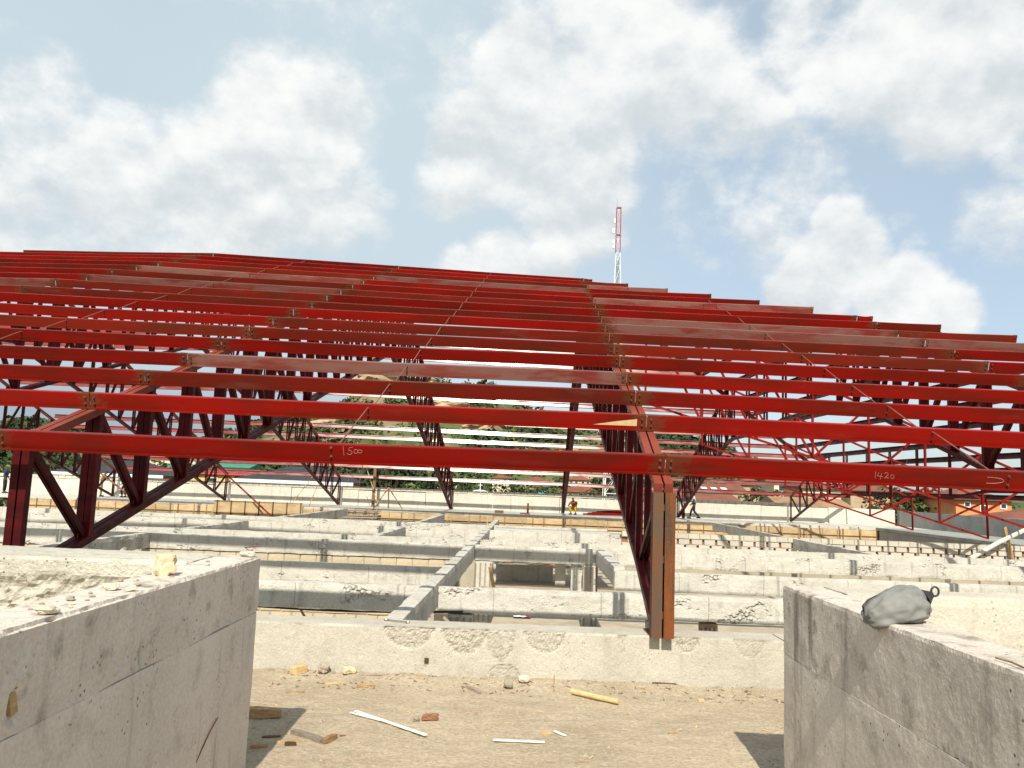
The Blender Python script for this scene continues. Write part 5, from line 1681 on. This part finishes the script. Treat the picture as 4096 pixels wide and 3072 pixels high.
house('cream_house', 'two-storey cream house with a row of windows behind the rounded trees', 45.5, 54.2, 140, 2.0, 2.7, 'wall_cream', 'roof_rust', 8, 'hip', [(.15, 1.0, 1.0, 1.0), (.4, 1.0, 1.0, 1.0), (.65, 1.0, 1.0, 1.0), (.88, 1.0, 1.0, 1.0)])
house('rusty_house', 'low rusty roof right behind the walking worker', 19.4, 25.2, 90, -1.0, -0.35, 'wall_tan', 'roof_rust', 8, 'gable')
house('tan_roofed_house', 'low house with tan and rust roof sheets behind the sunlit parapet end', 31.8, 39.6, 95, -1.35, -0.35, 'wall_tan', 'roof_tan', 8, 'gable')
house('cream_house', 'plain cream house half hidden by the hipped end trusses', 42.5, 48.0, 118, 0.95, 1.6, 'wall_cream', 'roof_rust', 8, 'gable', [(.5, 1.0, .8, .8)])
house('orange_house', 'orange walled house with small windows and a rusty roof', 46.5, 52.3, 85, 0.15, 1.5, 'wall_orange', 'roof_rust', 8, 'hip', [(.2, .55, .5, .4), (.5, .9, .7, .5), (.85, .6, .5, .4)])
house('rusty_house', 'low rusty roof past the orange house', 44.2, 51.5, 72, -1.5, -0.6, 'wall_tan', 'roof_rust', 7, 'hip')
house('white_house', 'white walled house by the broad trees at the hipped end', 60.0, 66.0, 120, 0.7, 1.1, 'wall_white', 'roof_rust', 7, 'mono', [(.4, .7, .8, .7)])
house('brown_roofed_house', 'brown roofed house among the dense trees behind the parapet', -18.1, -11.8, 190, 0.8, 2.1, 'wall_cream', 'roof_rust', 8, 'hip')
house('brown_roofed_house', 'brown roofed house low on the hill above the dome', -4.5, 0.8, 230, 1.4, 2.5, 'wall_cream', 'roof_rust', 8, 'hip')
house('brown_roofed_house', 'wide brown roofed house above the blue shop', 4.0, 11.5, 220, 0.85, 2.1, 'wall_tan', 'roof_rust', 8, 'hip')
house('brown_roofed_house', 'smaller brown roofed house behind the wide one above the blue shop', 1.8, 6.4, 262, 1.9, 2.9, 'wall_cream', 'roof_rust', 8, 'hip')
house('brown_roofed_house', 'long brown roofed house on the lower hill by the shaded truss', -108, -92, 240, 5.0, 6.4, 'wall_cream', 'roof_rust', 9, 'hip')
house('white_house', 'white house on the saddle of the hill', 38.6, 43.0, 385, 27.2, 28.6, 'wall_white', 'fascia', 8, 'gable')
house('white_house', 'second white house on the saddle of the hill', 44.5, 49.0, 385, 27.0, 28.2, 'wall_white', 'fascia', 8, 'hip')
house('tan_roofed_house', 'tan roofed house between the tower and the walking worker', 27.5, 34.5, 160, -0.6, 0.6, 'wall_tan', 'roof_rust', 8, 'hip')
house('rusty_house', 'rusty roofed house behind the foot of the tower', 21.5, 27.5, 140, -0.9, 0.2, 'wall_cream', 'roof_rust', 8, 'hip')
house('rusty_house', 'rusty roofed house behind the jack trusses', 56.5, 63.5, 135, 1.0, 2.0, 'wall_tan', 'roof_rust', 8, 'gable')

# white dome with finial
t = thing('domed_building', 'small white dome with a finial peeping over the parapet', 'dome', (-3.4, 100, -9))
MB().box((-3.4, 100, -5.4), (3.4, 3.4, 7.0)).build('wall', 'wall_white', t)
mb = MB()
for j in range(7):
    a = R(90 * j / 6)
    for i in range(16):
        b = 2 * math.pi * i / 16
        mb.v.append(Vector((-3.4 + 1.7 * math.cos(a) * math.cos(b), 100 + 1.7 * math.cos(a) * math.sin(b), -1.95 + 1.05 * math.sin(a))))
for j in range(6):
    for i in range(16):
        mb.f.append((j * 16 + i, j * 16 + (i + 1) % 16, (j + 1) * 16 + (i + 1) % 16, (j + 1) * 16 + i))
mb.build('dome', 'white_metal', t, smooth=True)
MB().tube([(-3.4, 100, -0.95), (-3.4, 100, 0.0)], 0.05, 5).bar((-3.65, 100, -0.35), (-3.15, 100, -0.35), 0.06, 0.06).build('finial', 'white_metal', t)

# telecom tower
TXc, TYc = 16.6, 130.0
t = thing('telecom_tower', 'red and white lattice telecom tower with antennas', 'tower', (TXc, TYc, -9))


def tw(z):      # half width
    if z > 38: return 0.36
    return 0.36 + (38 - z) / 47 * 1.25


levels = [-9, -5, -1, 3, 7, 11, 15, 19, 22.5, 26, 29.5, 33, 36, 38.2, 41, 43.6, 46]
for i in range(len(levels) - 1):
    z0, z1 = levels[i], levels[i + 1]
    mt = 'red_metal' if (z0 >= 38 or 15 <= z0 < 26 and False) else 'white_metal'
    a, b = tw(z0), tw(z1)
    cs = [(-1, -1), (1, -1), (1, 1), (-1, 1)]
    th = 0.075 if z0 > 30 else 0.15
    mb = MB()
    for k in range(4):
        c0, c1 = cs[k], cs[(k + 1) % 4]
        mb.bar((TXc + c0[0] * a, TYc + c0[1] * a, z0), (TXc + c0[0] * b, TYc + c0[1] * b, z1), th, th)
    mb.build('leg_section', mt, t)
    mb = MB()
    for k in range(4):
        c0, c1 = cs[k], cs[(k + 1) % 4]
        p0 = (TXc + c0[0] * a, TYc + c0[1] * a, z0); p1 = (TXc + c1[0] * a, TYc + c1[1] * a, z0)
        q0 = (TXc + c0[0] * b, TYc + c0[1] * b, z1); q1 = (TXc + c1[0] * b, TYc + c1[1] * b, z1)
        mb.bar(p0, q1, th * .55, th * .55)
        mb.bar(q0, q1, th * .55, th * .55)
        if z0 < 30: mb.bar(p1, q0, th * .5, th * .5)
    mb.build('bracing', mt, t)
MB().tube([(TXc - 0.36, TYc - 0.36, 46), (TXc - 0.36, TYc - 0.36, 47.4)], 0.02, 5).build('lightning_rod', 'dark_steel', t)
for (dx, z, w, h) in ((-0.70, 43.6, .25, .75), (-0.85, 41.9, .38, .75), (-0.80, 40.0, .30, .6), (-0.78, 39.2, .34, .55)):
    MB().box((TXc + dx, TYc - 0.36, z), (w, 0.3, h)).build('antenna', 'white_metal', t)
    MB().bar((TXc + dx, TYc - 0.36, z), (TXc - 0.36, TYc - 0.36, z), 0.06, 0.06).build('antenna_arm', 'dark_steel', t)
for z in (45.8, 41.2):
    MB().box((TXc, TYc - 0.36, z), (0.6, 0.2, 0.22)).build('bracket', 'dark_steel', t)
for i in range(3):
    MB().tube([(TXc - 0.2 + 0.17 * i, TYc, -8), (TXc - 0.2 + 0.17 * i, TYc, 37)], 0.035, 4).build('cable_run', 'dark_steel', t)
